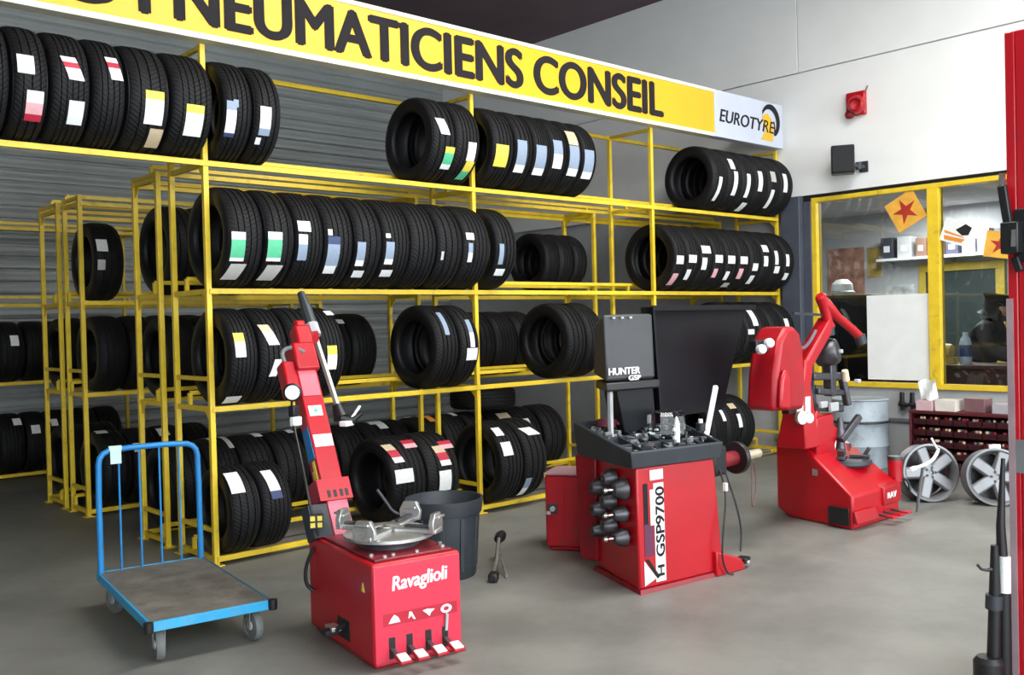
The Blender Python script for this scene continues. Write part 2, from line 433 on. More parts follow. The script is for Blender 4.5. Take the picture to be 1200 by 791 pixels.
rib += [(0, pz), (0, ZC), (.06, ZC), (.06, 0)]
m.prism(rib, Matrix(((0, 0, 1, 0), (1, 0, 0, YB), (0, 1, 0, 0), (0, 0, 0, 1))), XL-.2, XW+.2)
struct(m.build('wall_back', ribbed_mat('ribbed_cladding_grey', (.38, .41, .40), 'Z', 2*math.pi/.14, .9), smooth=False))
m = MB(); m.b2((XL-.2, YF, 0), (XL, YB, ZC)); struct(m.build('wall_left', mat('left_wall_paint', (.33, .33, .32), .7), smooth=False))
# right wall with the window hole
WY0, WY1, WZ0, WZ1 = -3.75, -.40, .80, 2.94
WLOW = mat('lower_wall_grey', (.44, .455, .47), .6, var=.06)
m = MB()
m.b2((XW, -.40, 0), (XW+.18, YB, 2.94)); m.b2((XW, YF, 0), (XW+.18, WY0, 2.94)); m.b2((XW, WY0, 0), (XW+.18, WY1, WZ0))
m.b2((XW, YF, 2.94), (XW+.18, YB, ZC))
struct(m.build('wall_right', WLOW, smooth=False))
WPAN = ribbed_mat('white_wall_panel', (.88, .90, .89), 'Z', 2*math.pi/.25, .12, .45, .03)
m = MB()
for (y0, y1, z0, z1) in ((YF, -.285, 4.385, ZC), (-.275, YB, 4.385, ZC), (YF, YB, 2.97, 4.372)):
    m.b2((XW-.06, y0, z0), (XW, y1, z1))
struct(m.build('trim_1', WPAN, smooth=False, bevel=.004))
m = MB(); m.b2((XW-.035, YF, 2.90), (XW, -.30, 2.97)); struct(m.build('trim_shadow_line', BLK, smooth=False))  # black strip stands for the shadow line under the panel overhang
m = MB(); m.b2((XW-.13, -.30, 0), (XW, -.06, 2.965)); m.b2((XW-.05, -.40, 0), (XW, -.30, 2.9))
struct(m.build('trim_3', mat('blue_grey_pillar_paint', (.065, .075, .10), .5, var=.12), bevel=.006))
m = MB(); m.b2((XW-.025, WY0, .44), (XW, -.6, .475)); struct(m.build('trim_4', GRY, smooth=False))
win = MB()
for (y0, y1, z0, z1) in ((WY0, WY1, WZ1-.055, WZ1-.005), (WY0, WY1, WZ0, WZ0+.055), (WY1-.06, WY1, WZ0+.055, WZ1-.055), (WY0, WY0+.06, WZ0+.055, WZ1-.055), (-1.845, -1.725, WZ0+.055, WZ1-.055), (-3.24, -3.14, WZ0+.055, WZ1-.055)):
    win.b2((XW-.04, y0, z0), (XW+.08, y1, z1))
w1 = win.build('window_1', YEL, smooth=False, bevel=.004, org=(XW, -2, .8)); struct(w1)
m = MB()
for (y0, y1) in ((-1.725, WY1-.06), (-3.14, -1.845), (WY0+.06, -3.24)): m.b2((XW+.02, y0+.002, WZ0+.057), (XW+.028, y1-.002, WZ1-.057))
g = m.build('glass', GLS, w1, smooth=False)
# office behind the window
OX, OY0, OY1 = 10.9, -4.6, 3.2
m = MB(); m.b2((XW+.18, OY0, -.2), (OX+.15, OY1, 0)); struct(m.build('floor_office', mat('office_floor', (.12, .11, .10), .5), smooth=False))
OWM = mat('office_wall_paint', (.50, .51, .53), .7, var=.06)
m = MB(); m.b2((OX, OY0, 0), (OX+.15, OY1, 3.1)); struct(m.build('wall_office_back', OWM, smooth=False))
m = MB(); m.b2((XW+.18, OY1, 0), (OX+.15, OY1+.15, 3.1)); struct(m.build('wall_office_left', OWM, smooth=False))
m = MB(); m.b2((XW+.18, OY0-.15, 0), (OX+.15, OY0, 3.1)); struct(m.build('wall_office_right', OWM, smooth=False))
m = MB(); m.b2((XW+.18, OY0, 3.1), (OX+.15, OY1, 3.2)); struct(m.build('ceiling_office', mat('office_ceiling', (.7, .7, .7), .8), smooth=False))
# yellow framed doorway in the office
m = MB()
for (y0, y1, z0, z1) in ((-1.08, 0.10, 2.18, 2.30), (0.0, .10, 0, 2.18), (-1.08, -.96, 0, 2.18)): m.b2((OX-.06, y0, z0), (OX, y1, z1))
d1 = m.build('door_1', mat('office_door_yellow', (.52, .38, .05), .5), smooth=False, bevel=.006, org=(OX, -.5, 0)); struct(d1)
m = MB(); m.b2((OX-.04, -.96, 0.01), (OX-.005, 0.0, 2.18)); m.build('door_panel', mat('door_dark_green', (.035, .05, .05), .4), d1, smooth=False)
m = MB(); m.cyl((OX-.11, -.86, 1.02), (OX-.04, -.86, 1.02), .012); m.bar((OX-.1, -.86, 1.02), (OX-.1, -.74, 1.02), .02); m.build('door_handle', CHR, d1)

# ------------------------------------------------------------------ sign board
sg = thing('fascia_sign', (2.8, -.05, 3.53), 'long yellow fascia sign reading LES PNEUMATICIENS CONSEIL along the rack top', 'sign')
m = MB(); m.b2((-4.2, -.10, 3.555), (5.66, .0, 4.0)); m.build('board', SIGNY, sg, smooth=False)
m = MB()
for z0, z1 in ((3.528, 3.568), (3.995, 4.03)): m.b2((-4.2, -.11, z0), (5.66, .005, z1))
m.build('border', SIGNL, sg, smooth=False, bevel=.004)
m = MB(); m.b2((5.66, -.11, 3.53), (6.98, .005, 4.03)); m.build('logo_panel', SIGNG, sg, smooth=False, bevel=.006)
m = MB()
sx = put_text(m, 'PNEUMATICIENS CONSEIL', (-.437, -.103, 3.625), (1, 0, 0), (0, 0, 1), 5.22, .325, bold=.04, thick=.004)
put_text(m, 'LES', (-.62-1.02, -.103, 3.625), (1, 0, 0), (0, 0, 1), 1.02, .325, bold=.04, thick=.004)
m.build('lettering', INK, sg, smooth=False)
m = MB(); put_text(m, 'EUROTYRE', (5.74, -.113, 3.70), (1, 0, -.02), (0, 0, 1), 1.06, .135, bold=.012, shear=.22, thick=.003)
m.build('logo_lettering', INK, sg, smooth=False)
m = MB()
MX = Matrix(((1, 0, 0, 6.72), (0, 0, -1, -.112), (0, 1, 0, 3.80), (0, 0, 0, 1)))
def crescent(cx, cy, R, r, off, a0, a1, n=14):
    o = [(cx+R*math.cos(R_(a0+(a1-a0)*i/n)), cy+R*math.sin(R_(a0+(a1-a0)*i/n))) for i in range(n+1)]
    i_ = [(cx+off[0]+r*math.cos(R_(a1+(a0-a1)*i/n)), cy+off[1]+r*math.sin(R_(a1+(a0-a1)*i/n))) for i in range(n+1)]
    return o+i_
m.prism(crescent(0, .02, .19, .15, (-.03, -.02), -55, 150), MX, 0, .004, 0)
m.prism([(.07, -.14), (.1, -.14), (.085, -.02), (.065, .03)], MX, .001, .005, 0)
m.prism([(-.17, .06), (-.06, .1), (.02, .04), (.05, -.05), (.04, -.21), (-.2, -.21), (-.1, -.09), (-.15, -.02)], MX, 0, .0035, 1)
m.build('emblem', [INK, SIGNY], sg, smooth=False)

# ------------------------------------------------------------------ tyre racks
T1, T2, T3, T4 = 2.724, 1.863, 1.063, .047
PXS = [0.0, 2.356, 4.71, 6.985]
def rack(label, yf, yr, sg_, top, x_posts, tiers, over=None, seen_rungs=True, loc=None):
    # yf: front posts, yr: rear posts, sg_ = +1 if the tyres are loaded from the -Y side
    t = thing('tyre_rack', (x_posts[0], (yf+yr)/2, 0), label, 'rack', 'yellow steel tyre racks')
    w = .037
    for x in x_posts:
        for y in (yf, yr):
            m = MB(); m.b2((x-w/2, y-w/2, 0), (x+w/2, y+w/2, top)); m.b2((x-.045, y-.045, 0), (x+.045, y+.045, .008))
            m.build('post', YEL, t, smooth=False, bevel=.003)
    x0, x1 = x_posts[0], x_posts[-1]
    yi = yf+sg_*.34
    for z in tiers:
        a = over if (over is not None and z == T1) else x0
        m = MB(); m.bar((a-.0, yf-sg_*.012, z), (x1, yf-sg_*.012, z), .03, .038); m.build('rail', YEL, t, smooth=False, bevel=.003)
        m = MB(); m.bar((a, yi, z+.10), (x1, yi, z+.10), .028, .03); m.build('rail', YEL, t, smooth=False, bevel=.003)
        for x in x_posts:
            m = MB(); m.bar((x, yf, z-.0), (x, yr, z-.0), .028, .035)
            m.prism([(0, 0), (0, -.1), (.1*sg_, 0)], Matrix(((0, 0, 1, x), (1, 0, 0, yf), (0, 1, 0, z-.015), (0, 0, 0, 1))), -.005, .005)
            m.bar((x, yi, z), (x, yi, z+.1), .026)
            m.build('bracket', YEL, t, smooth=False)
    for y in ((yr,) if over is not None else (yf, yr)):
        m = MB(); m.bar((x0, y, top-.02), (x1, y, top-.02), .035); m.build('rail', YEL, t, smooth=False, bevel=.003)
    for x in x_posts:
        for z in (top-.02, 1.27, .24):
            m = MB(); m.bar((x, yf, z), (x, yr, z), .03); m.build('rung', YEL, t, smooth=False, bevel=.003)
    return t
r1 = rack('front yellow tyre rack with four long shelves standing under the yellow sign', 0, .55, 1, 3.525, PXS, (T1, T2, T3, T4), over=-4.0)
for y in (0, .55):
    m = MB(); m.b2((-2.42, y-.02, 0), (-2.38, y+.02, 3.525)); m.build('post', YEL, r1, smooth=False, bevel=.003)
m = MB(); m.bar((-2.4, 0, T1), (-2.4, .55, T1), .03); m.build('rung', YEL, r1, smooth=False)
r2 = rack('yellow tyre rack standing back to back with the front rack, facing the aisle', 1.24, .80, -1, 2.78, PXS, (T1, T2, T3, T4))
r3 = rack('yellow tyre rack across the aisle, the third ladder frame from the front', 2.49, 2.89, 1, 2.80, PXS[:2], (T1, T2, T3, T4))
r4 = rack('yellow tyre rack with the fourth ladder frame, back to back with the third', 3.56, 3.08, -1, 2.80, PXS[:2], (T1, T2, T3, T4))
r5 = rack('farthest yellow tyre rack along the grey back wall at left', 5.4, 5.9, 1, 2.86, [-2.6, 1.62], (2.78, 1.93, T3, T4))

# ------------------------------------------------------------------ tyres
R0, W0 = .345, .22
def tyre_mesh(name, grooves, gd, round_):
    hw = W0/2; tw = hw-.022
    out = []   # (r, x) closed loop, left bead -> tread -> right bead -> liner
    half = []
    half += [(.222, -hw*.80, 1), (.232, -hw*.90, 1), (.25, -hw*.985, 1), (.275, -hw*1.0, 1), (.300, -hw*.97, 1), (.318, -hw*.925, 1), (R0-.012-round_, -hw*.88, 1), (R0-.004-round_*.5, -tw, 0)]
    tread = []
    xs = sorted(grooves)
    g = .007
    for x in xs:
        e = round_*(abs(x)/tw)**2*.5
        tread += [(R0-e, x-g, 0), (R0-e-gd, x-g*.6, 0), (R0-e-gd, x+g*.6, 0), (R0-e, x+g, 0)]
    right = [(r, -x, k) for r, x, k in reversed(half)]
    liner = [(.222, hw*.62, 1), (.245, hw*.74, 1), (.29, hw*.82, 1), (R0-.03, hw*.6, 1), (R0-.03, -hw*.6, 1), (.29, -hw*.82, 1), (.245, -hw*.74, 1), (.222, -hw*.62, 1)]
    pts = half+tread+right+liner
    m = MB(); mis = [(0 if (pts[i][2] == 0 or pts[(i+1) % len(pts)][2] == 0) else 1) for i in range(len(pts))]
    m.lathe([(p[0], p[1]) for p in pts], (0, 0, 0), (1, 0, 0), 72, closed=True, mis=mis)
    o = m.build(name, [TRD, RUB], ang=50); me = o.data; bpy.data.objects.remove(o); return me
TM = [tyre_mesh('car_tyre', (-.055, -.019, .019, .055), .009, .012), tyre_mesh('car_tyre', (-.05, 0, .05), .010, .016), tyre_mesh('car_tyre', (-.06, -.03, 0, .03, .06), .008, .010)]
def patch(xo, phi, w, dphi, cols, shear):
    m = MB(); n = 8; used = []
    for c in cols:
        if c not in used: used.append(c)
    r = R0+.0025; segs = max(n, len(cols))
    vs = []
    for i in range(segs+1):
        t = i/segs; a = R_(phi+dphi/2-dphi*t); sh = shear*(t-.5)*w*1.6
        for x in (-w/2, w/2): vs.append((xo+x+sh, -r*math.cos(a), r*math.sin(a)))
    fs = [(2*i, 2*i+1, 2*i+3, 2*i+2) for i in range(segs)]
    m.add(vs, fs)
    m.m = [used.index(cols[min(len(cols)-1, int(i*len(cols)/segs))]) for i in range(segs)]
    return m, [LABC[c] for c in used]
ORD = ['first', 'second', 'third', 'fourth', 'fifth', 'sixth', 'seventh', 'eighth', 'ninth', 'tenth']
def sticker_words(L):
    if not L: return ''
    s = []
    for l in L:
        cs = []
        for c in l[4]:
            if CN[c] not in cs: cs.append(CN[c])
        s.append(' and '.join(cs[:2]))
    if len(s) == 1: return s[0]+' label'
    u = list(dict.fromkeys(s))
    if len(u) == 1: return u[0]+' labels'
    return u[0]+' label and '+u[1]+' label' if len((u[0]+u[1]).split()) < 6 else u[0].split(' and ')[0]+' and '+u[1].split(' and ')[0]+' labels'
ROWN = {
 't1a': ('top shelf at upper left', 'tyres at the left of the top shelf'),
 't1b': ('middle of the top shelf', 'tyres in the middle of the top shelf'),
 't1c': ('right end of the top shelf', 'tyres at the right of the top shelf'),
 't2a': ('long second shelf row', 'tyres in the long second shelf row'),
 't2c': ('second shelf below the sign logo', 'tyres with small white labels on the second shelf'),
 't3a': ('third shelf behind the leaning column', 'tyres at the left of the third shelf'),
 't3b': ('glossy pair on the third shelf', 'two glossy tyres on the third shelf'),
 't3c': ('third shelf beside the black monitor', 'tyres on the third shelf beside the monitor'),
 't3d': ('third shelf behind the red motor cover', 'tyres on the third shelf behind the far changer'),
 't4a': ('bottom shelf beside the trolley', 'tyres at the left of the bottom shelf'),
 't4b': ('bottom shelf behind the bin', 'tyres on the bottom shelf behind the bin'),
 't4c': ('bottom shelf right of the bin', 'tyres on the bottom shelf right of the post'),
 't4d': ('bottom shelf behind the balancer spindle', 'tyres on the bottom shelf behind the balancer'),
 'r2t2': ('the second rack, seen through the front ladder', 'tyres on the second rack, upper shelf'),
 'r2t3a': ('the second rack, behind the third shelf at left', 'tyres on the second rack, third shelf left'),
 'r2t3b': ('the second rack, behind the third shelf at centre', 'tyres on the second rack, third shelf centre'),
 'r2t4a': ('second rack bottom behind the leaning column', 'tyres on the second rack, bottom shelf left'),
 'r2t4b': ('second rack bottom behind the bin', 'tyres on the second rack, bottom shelf centre'),
 'r2t4c': ('the second rack bottom, below the red motor cover', 'tyres on the second rack, bottom shelf right'),
 'r3t2a': ('the aisle rack', 'tyre on the aisle rack'),
 'r3t2b': ('the trio far behind the empty second shelf', 'three tyres far behind the empty second shelf'),
 'r3t3': ('the aisle rack third shelf', 'tyres on the aisle rack, third shelf'),
 'r3t4': ('aisle rack bottom shelf', 'tyres on the aisle rack, bottom shelf'),
 'r4t3': ('the fourth rack third shelf', 'tyres on the fourth rack, third shelf'),
 'r4t4': ('the fourth rack bottom shelf', 'tyres on the fourth rack, bottom shelf'),
 'r5t2': ('the back wall rack upper shelf', 'tyres on the back wall rack, upper shelf'),
 'r5t3': ('the back wall rack third shelf', 'tyres on the back wall rack, third shelf'),
 'r5t4': ('the back wall rack bottom shelf', 'tyres on the back wall rack, bottom shelf')}
def place_tyre(k, R, cx, cy, cz, W, stickers, label, group, rx=None, rot=None):
    o = bpy.data.objects.new('car_tyre', TM[k % 3]); COL.objects.link(o)
    o.location = (cx, cy, cz); o.scale = (W/W0, R/R0, R/R0)
    o.rotation_euler = rot or (0, 0, 0)
    tag(o, label, 'tyre', group)
    kx = W0/W
    for (xo, ph, w, dp, cols, sh) in stickers:
        m, ml = patch(xo*kx, ph, w*kx, dp, cols, sh)
        c = m.build('paper_label', ml, None, ang=80); c.parent = o
    return o
cnt = 0
for key, R, cy, cz, ty in ROWS:
    rn, grp = ROWN[key]
    for i, (x0, x1, L) in enumerate(ty):
        W = min(x1-x0, .33)
        sw = sticker_words(L)
        n = len(ty)
        if n == 1: lab = 'black tyre with '+sw+' standing on '+rn
        else:
            pos = ORD[i] if n > 2 else ('left' if i == 0 else 'right')
            lab = ('tyre with '+sw if sw else 'plain tyre')+', '+pos+(' from left, ' if n > 2 else ' of two, ')+rn
            if len(lab.split()) > 16: lab = 'tyre with '+L[0][4].replace(L[0][4], CN[L[0][4][0]])+' label, '+pos+(' from left, ' if n > 2 else ' of two, ')+rn
            if len(lab.split()) > 16: print('LONG', lab)
        cx = (x0+x1)/2 if x1-x0 < .335 else x0+W/2
        place_tyre(cnt*7+i if key[0] == 'r' else (cnt if key in ('t1c', 't2c') else cnt+i), R, cx, cy, cz, W, L, lab, grp)
    cnt += 1
o = place_tyre(0, .33, 3.35, 1.1, .86, .2, [], 'black tyre lying flat on the bottom tyres behind the middle post', None, rot=(0, R_(90), 0))
def frame(o, rz): return Matrix.Translation(o) @ Matrix.Rotation(R_(rz), 4, 'Z')
# ------------------------------------------------------------------ front tyre changer
X = frame((-.385, -2.455, 0), -9.5)
tc = thing('tyre_changer', (-.385, -2.455, 0), 'red tyre changer in the foreground with steel turntable and leaning column', 'tyre changer')
CW, CD, CH = .468, .80, .50
m = MB(X); m.b2((0, .0, .03), (CW, CD, CH)); m.b2((.02, .03, 0), (CW-.02, CD-.03, .03)); m.build('cabinet', RED, tc, bevel=.012)
m = MB(X); m.b2((.006, -.008, .035), (CW-.006, .0, CH-.012)); m.build('front_panel', mat('front_panel_glare_red', (.60, .025, .06), .32, var=.05, coat=.3), tc, bevel=.004)  # glare on the front face is put into this pinker red
m = MB(X); m.b2((.03, .03, CH), (CW-.03, CD-.05, CH+.012)); m.build('top_plate', mat('greasy_red_plate', (.2, .02, .03), .45, var=.4, scale=10), tc, bevel=.004)
for px, py in ((.09, .035), (.14, .05), (.26, .04), (.41, .06), (.43, .12), (.05, .1)):
    m = MB(X); m.cyl((px, py+.01, CH+.006), (px, py+.01, CH+.024), .011, seg=8); m.build('bolt', STL, tc)
m = MB(X)
put_text(m, 'Ravaglioli', (.10, -.0085, .345), (1, 0, .04), (0, 0, 1), .29, .085, bold=.03, shear=.1, thick=.002)
m.build('brand_lettering', WPL, tc, smooth=False)
m = MB(X); m.b2((.05, -.0095, .205), (.44, -.008, .262)); m.build('pictogram_strip', mat('strip_red', (.42, .01, .03), .4), tc, smooth=False)
for i, cx in enumerate((.105, .195, .285, .38)):
    m = MB(X); MM = Matrix(((1, 0, 0, cx), (0, 0, -1, -.0095), (0, 1, 0, .234), (0, 0, 0, 1)))
    if i == 0: m.prism([(-.03, -.018), (.03, -.018), (.02, .005), (.0, .02), (-.015, .005)], MM, 0, .002)
    elif i == 1: m.prism([(-.012, .02), (.0, .018), (.02, -.02), (.008, -.018), (0, .0), (-.018, -.012)], MM, 0, .002)
    elif i == 2: m.prism([(-.032, .012), (-.01, .016), (.032, .01), (.012, -.004), (.004, -.02), (-.012, -.004)], MM, 0, .002)
    else:
        m.prism(crescent(0, 0, .026, .013, (0, 0), 0, 359, 22), MM @ Matrix.Diagonal((1.15, .8, 1, 1)), 0, .002)
    m.build('pictogram', WPL, tc, smooth=False)
m = MB(X); m.prism([(-.018, -.02), (.018, -.02), (.0, .024)], Matrix(((0, 0, -1, -.0005), (-1, 0, 0, .10), (0, 1, 0, .375), (0, 0, 0, 1))), 0, .002); m.build('warning_triangle', LABC['Y'], tc, smooth=False)
# pedals
for i, px in enumerate((.095, .185, .285, .375)):
    m = MB(X); m.b2((px-.02, -.011, .05), (px+.012, -.009, .15), mi=1)
    m.bar((px-.004, .02, .10), (px-.004, -.07, .075), .022, .014); m.build('pedal_arm', [DST, BLK], tc, bevel=.002)
    m = MB(X); m.box((px+.008, -.10, .072), (.062, .075, .014), M=Matrix.Rotation(R_(16), 4, 'X')); m.box((px+.008, -.10, .081), (.05, .06, .006), M=Matrix.Rotation(R_(16), 4, 'X'), mi=1)
    m.build('pedal', [REDW, WPL], tc, bevel=.003)
m = MB(X); m.bar((.375, -.012, .13), (.378, -.02, .21), .012); m.build('pedal_spring', LGR, tc)
# left side slot with lever
m = MB(X); m.b2((-.003, .27, .07), (.002, .42, .17), mi=0); m.tube([(.0, .33, .14), (-.05, .32, .13), (-.075, .36, .125)], .012); m.b2((-.10, .33, .10), (-.03, .40, .125)); m.box((-.05, .36, .13), (.05, .09, .02), mi=1)
m.build('side_pedal', [BLK, STL], tc, bevel=.003)
# turntable
tcx, tcy, tz = .235, .30, CH+.012
m = MB(X); m.cyl((tcx, tcy, tz), (tcx, tcy, tz+.035), .15, .13, 32); m.build('turntable_hub', DST, tc)
m = MB(X); m.lathe([(0, .035), (.20, .035), (.225, .045), (.225, .06), (.20, .068), (.06, .068), (.055, .05), (0, .05)], (tcx, tcy, tz), seg=48); m.build('turntable', STL, tc)
for k in range(4):
    a = R_(38+90*k); d = Vector((math.cos(a), math.sin(a), 0)); e = Vector((-d.y, d.x, 0)); c = Vector((tcx, tcy, tz))
    m = MB(X)
    m.bar(c+d*.05+Vector((0, 0, .078)), c+d*.275+Vector((0, 0, .078)), .085, .022)
    m.bar(c+d*.09+Vector((0, 0, .095)), c+d*.25+Vector((0, 0, .095)), .03, .014, mi=1)
    m.build('clamp_slide', [STL, DST], tc, bevel=.004)
    m = MB(X)
    pr_ = [(-.055, 0), (.055, 0), (.06, .05), (.035, .095), (-.035, .095), (-.06, .05)]
    m.prism(pr_, X.inverted() @ X @ Matrix(((e.x, 0, d.x, (c+d*.255).x), (e.y, 0, d.y, (c+d*.255).y), (0, 1, 0, tz+.07), (0, 0, 0, 1))), -.012, .014)
    m.bar(c+d*.235+Vector((0, 0, .13)), c+d*.29+Vector((0, 0, .15)), .07, .012)
    m.build('clamp_jaw', STL, tc, bevel=.003)
# column, leaning back
def W2(p): return Vector(p)
cb, ct = Vector((-.115, -1.76, .50)), Vector((-.10, -1.37, 1.40))
ax = (ct-cb).normalized()
Xc = X.to_3x3() @ Vector((1, 0, 0))
def colpt(t, a=0, n=0): # a: along machine x, n: toward the front normal of the column
    f = Xc.cross(ax).normalized()   # points forward/down side
    return cb+(ct-cb)*t+Xc*a+f*n
fdir = Xc.cross(ax).normalized()
if fdir.y > 0: fdir = -fdir
def colpt(t, a=0, n=0): return cb+(ct-cb)*t+Xc*a+fdir*n
def colbox(m, t0, t1, a0, a1, n0, n1, mi=0):
    q = [colpt(t, a, n) for t in (t0, t1) for a, n in ((a0, n1), (a1, n1), (a1, n0), (a0, n0))]
    m.hexa(q, mi)
m = MB(); colbox(m, -.02, 1.0, -.062, .062, -.06, .06); m.build('column', RED, tc, bevel=.008)
m = MB(); colbox(m, -.03, .17, -.056, .056, .06, .066); m.build('column_front_plate', mat('pale_lit_red', (.72, .16, .22), .4, var=.2), tc, bevel=.002)  # pinkish red paints the lit front of the column's lower part
m = MB(); colbox(m, .17, .29, -.10, .085, -.07, .085)
for a in (-.045, -.01, .025, .055): colbox(m, .185, .225, a-.009, a+.009, .085, .087, 1)
m.build('pivot_bracket', [RED, BLK], tc, bevel=.004)
m = MB(); colbox(m, .78, .93, -.05, .05, .06, .064); m.build('column_plate', mat('lit_red_plate', (.72, .14, .18), .4), tc)  # upper column front: its lit tone is put into the paler red
m = MB(); colbox(m, .66, .72, -.04, .035, .06, .063); colbox(m, .68, .70, -.012, .008, .063, .065, 1); m.build('column_sticker', [WPL, LABC['G']], tc)
m = MB(); colbox(m, .48, .55, -.05, .055, .06, .063); m.build('column_sticker', WPL, tc)
m = MB(); colbox(m, .42, .60, -.066, -.062, -.04, .05); m.build('side_sticker', LABC['B'] if False else BLU, tc)
m = MB(); colbox(m, .30, .36, -.067, -.062, -.02, .03); colbox(m, .36, .41, -.066, -.062, .0, .03); m.build('side_sticker', LABC['Y'], tc)
m = MB(); colbox(m, -.02, .16, -.17, -.066, -.04, .07); colbox(m, .05, .13, -.15, -.10, .07, .072, 1); m.build('column_side_cover', [DGR, BLK], tc, bevel=.006)
# head: bracket, gauge and swing arm with the vertical tool shaft
m = MB()
colbox(m, .80, 1.0, -.13, -.05, -.05, .06); colbox(m, .93, 1.10, -.06, .075, -.06, .09); colbox(m, 1.02, 1.22, -.01, .085, -.05, .06); colbox(m, 1.1, 1.26, .01, .07, -.03, .04)
m.build('column_head', RED, tc, bevel=.014)
m = MB(); p = colpt(.80, -.115, .075); v = (Vector((-2.84, -6.15, 1.6))-p).normalized(); v = Vector((-.45, -.85, .1)).normalized()
m.lathe([(0, -.03), (.048, -.03), (.05, .012), (.043, .018), (.04, .012), (0, .012)], p, v, 32); m.build('pressure_gauge', BLK, tc)
m = MB(); m.cyl(p+v*.0125, p+v*.0145, .039); m.build('gauge_dial', WPL, tc)
m = MB(); m.tube([colpt(.97, -.1, .04), colpt(1.06, -.12, .05), colpt(1.08, -.05, .07), colpt(1.03, 0, .09)], .012, smoothn=2); m.build('head_hose', GRY, tc)
s0 = Vector((.07, -1.14, 1.74)); s1 = Vector((.06, -1.50, 1.13))
m = MB(); m.tube([s0, s1], .018, 6); m.build('tool_shaft', mat('grey_shaft', (.3, .33, .3), .4, metal=.5), tc)
m = MB(); sd = (s1-s0).normalized()
m.tube([s0-sd*.08, s0+sd*.02], [.022, .03], 10); m.tube([s0+sd*.02, s0+sd*.14], .036, 10); m.build('shaft_cap', DGR, tc)
m = MB(); m.bar(colpt(1.12, .03, .02), s0+sd*.22, .06, .07); m.build('swing_arm', REDW, tc, bevel=.01)
m = MB(); m.tube([s0+sd*.14, s0+sd*.22], .04, 8); m.build('shaft_collar', LGR, tc)
m = MB(); m.tube([s1-sd*.03, s1+sd*.05], [.03, .045], 12); m.tube([s1+sd*.05, s1+sd*.07+Vector((.05, -.03, 0)), s1+sd*.06+Vector((.10, -.05, .03))], [.03, .022, .01], 10); m.build('mount_head', BLK, tc)
m = MB(); m.box(s1+sd*.07+Vector((.01, -.03, -.01)), (.085, .05, .03), rz=25); m.tube([s1+sd*.06+Vector((.04, -.03, 0)), s1+Vector((.11, -.05, .02))], .008); m.build('head_insert', WPL, tc, bevel=.006)
m = MB(); m.tube([p-v*.03, p+Vector((-.01, -.0, -.12)), (-.30, -1.72, .85), (-.30, -1.78, .66), (-.27, -1.80, .52)], .007, smoothn=2); m.build('air_hose', BLK, tc)
m = MB(); m.box(p+Vector((-.005, -.02, -.10)), (.05, .04, .06), rz=20); m.box(p+Vector((-.0, -.03, -.155)), (.07, .03, .05), rz=20, mi=1); m.build('air_valve', [BLK, WPL], tc, bevel=.006)
m = MB(); m.box((-.285, -1.81, .60), (.07, .04, .07), rz=-30)
for dx in (-1, 1):
    for dz in (-1, 1): m.box((-.285+dx*.018*math.cos(R_(-30))-.012, -1.81+dx*.018*math.sin(R_(-30))-.018, .60+dz*.017), (.024, .012, .024), rz=-30, mi=1)
m.build('air_fitting', [BLK, LABC['Y']], tc)
m = MB(X); m.tube([(-.0, .72, .45), (-.04, .74, .36), (-.045, .74, .26), (-.005, .73, .22)], .01, smoothn=2); m.build('cable', BLK, tc)
m = MB(); m.tube([(.10, -2.03, .60), (.06, -2.0, .62), (.03, -1.98, .68), (.0, -1.95, .74)], .008, smoothn=1); m.build('pry_lever', DGR, tc)

# ------------------------------------------------------------------ waste bin and pry bar
BINX, BINY = .93, -1.33
m = MB(); bo = (BINX, BINY, 0)
m.lathe([(0, .0), (.185, .0), (.195, .02), (.222, .40), (.238, .405), (.25, .48), (.25, .495), (.236, .495), (.226, .44), (.206, .41), (.185, .03), (0, .03)], bo, seg=44)
wb = m.build('waste_bin', DGR, org=bo); tag(wb, 'round dark grey plastic bin standing behind the red turntable cabinet', 'bin')
for k in range(10):
    a = R_(36*k+10); m = MB(); c, s = math.cos(a), math.sin(a)
    m.bar((bo[0]+.198*c, bo[1]+.198*s, .05), (bo[0]+.222*c, bo[1]+.222*s, .39), .03, .014, up=(c, s, 0)); m.build('rib', DGR, wb, bevel=.003)
pb = thing('pry_bar', (1.0, -1.55, 0), 'thin steel lever with dark head lying on the floor beside the dark bin', 'tool')
m = MB(); m.tube([(1.04, -1.66, .02), (1.2, -1.52, .08), (1.36, -1.36, .16)], .011); m.tube([(1.12, -1.70, .012), (1.26, -1.48, .10)], .009); m.build('shaft', STL, pb)
m = MB(); m.lathe([(0, -.05), (.03, -.045), (.038, 0), (.03, .045), (0, .05)], (1.40, -1.33, .16), (1, .6, .2), 16); m.tube([(1.36, -1.36, .15), (1.39, -1.30, .012)], .014); m.build('head', BLK, pb)
m = MB(); m.box((1.02, -1.69, .03), (.09, .06, .055), rz=40); m.build('foot', BLK, pb, bevel=.012)

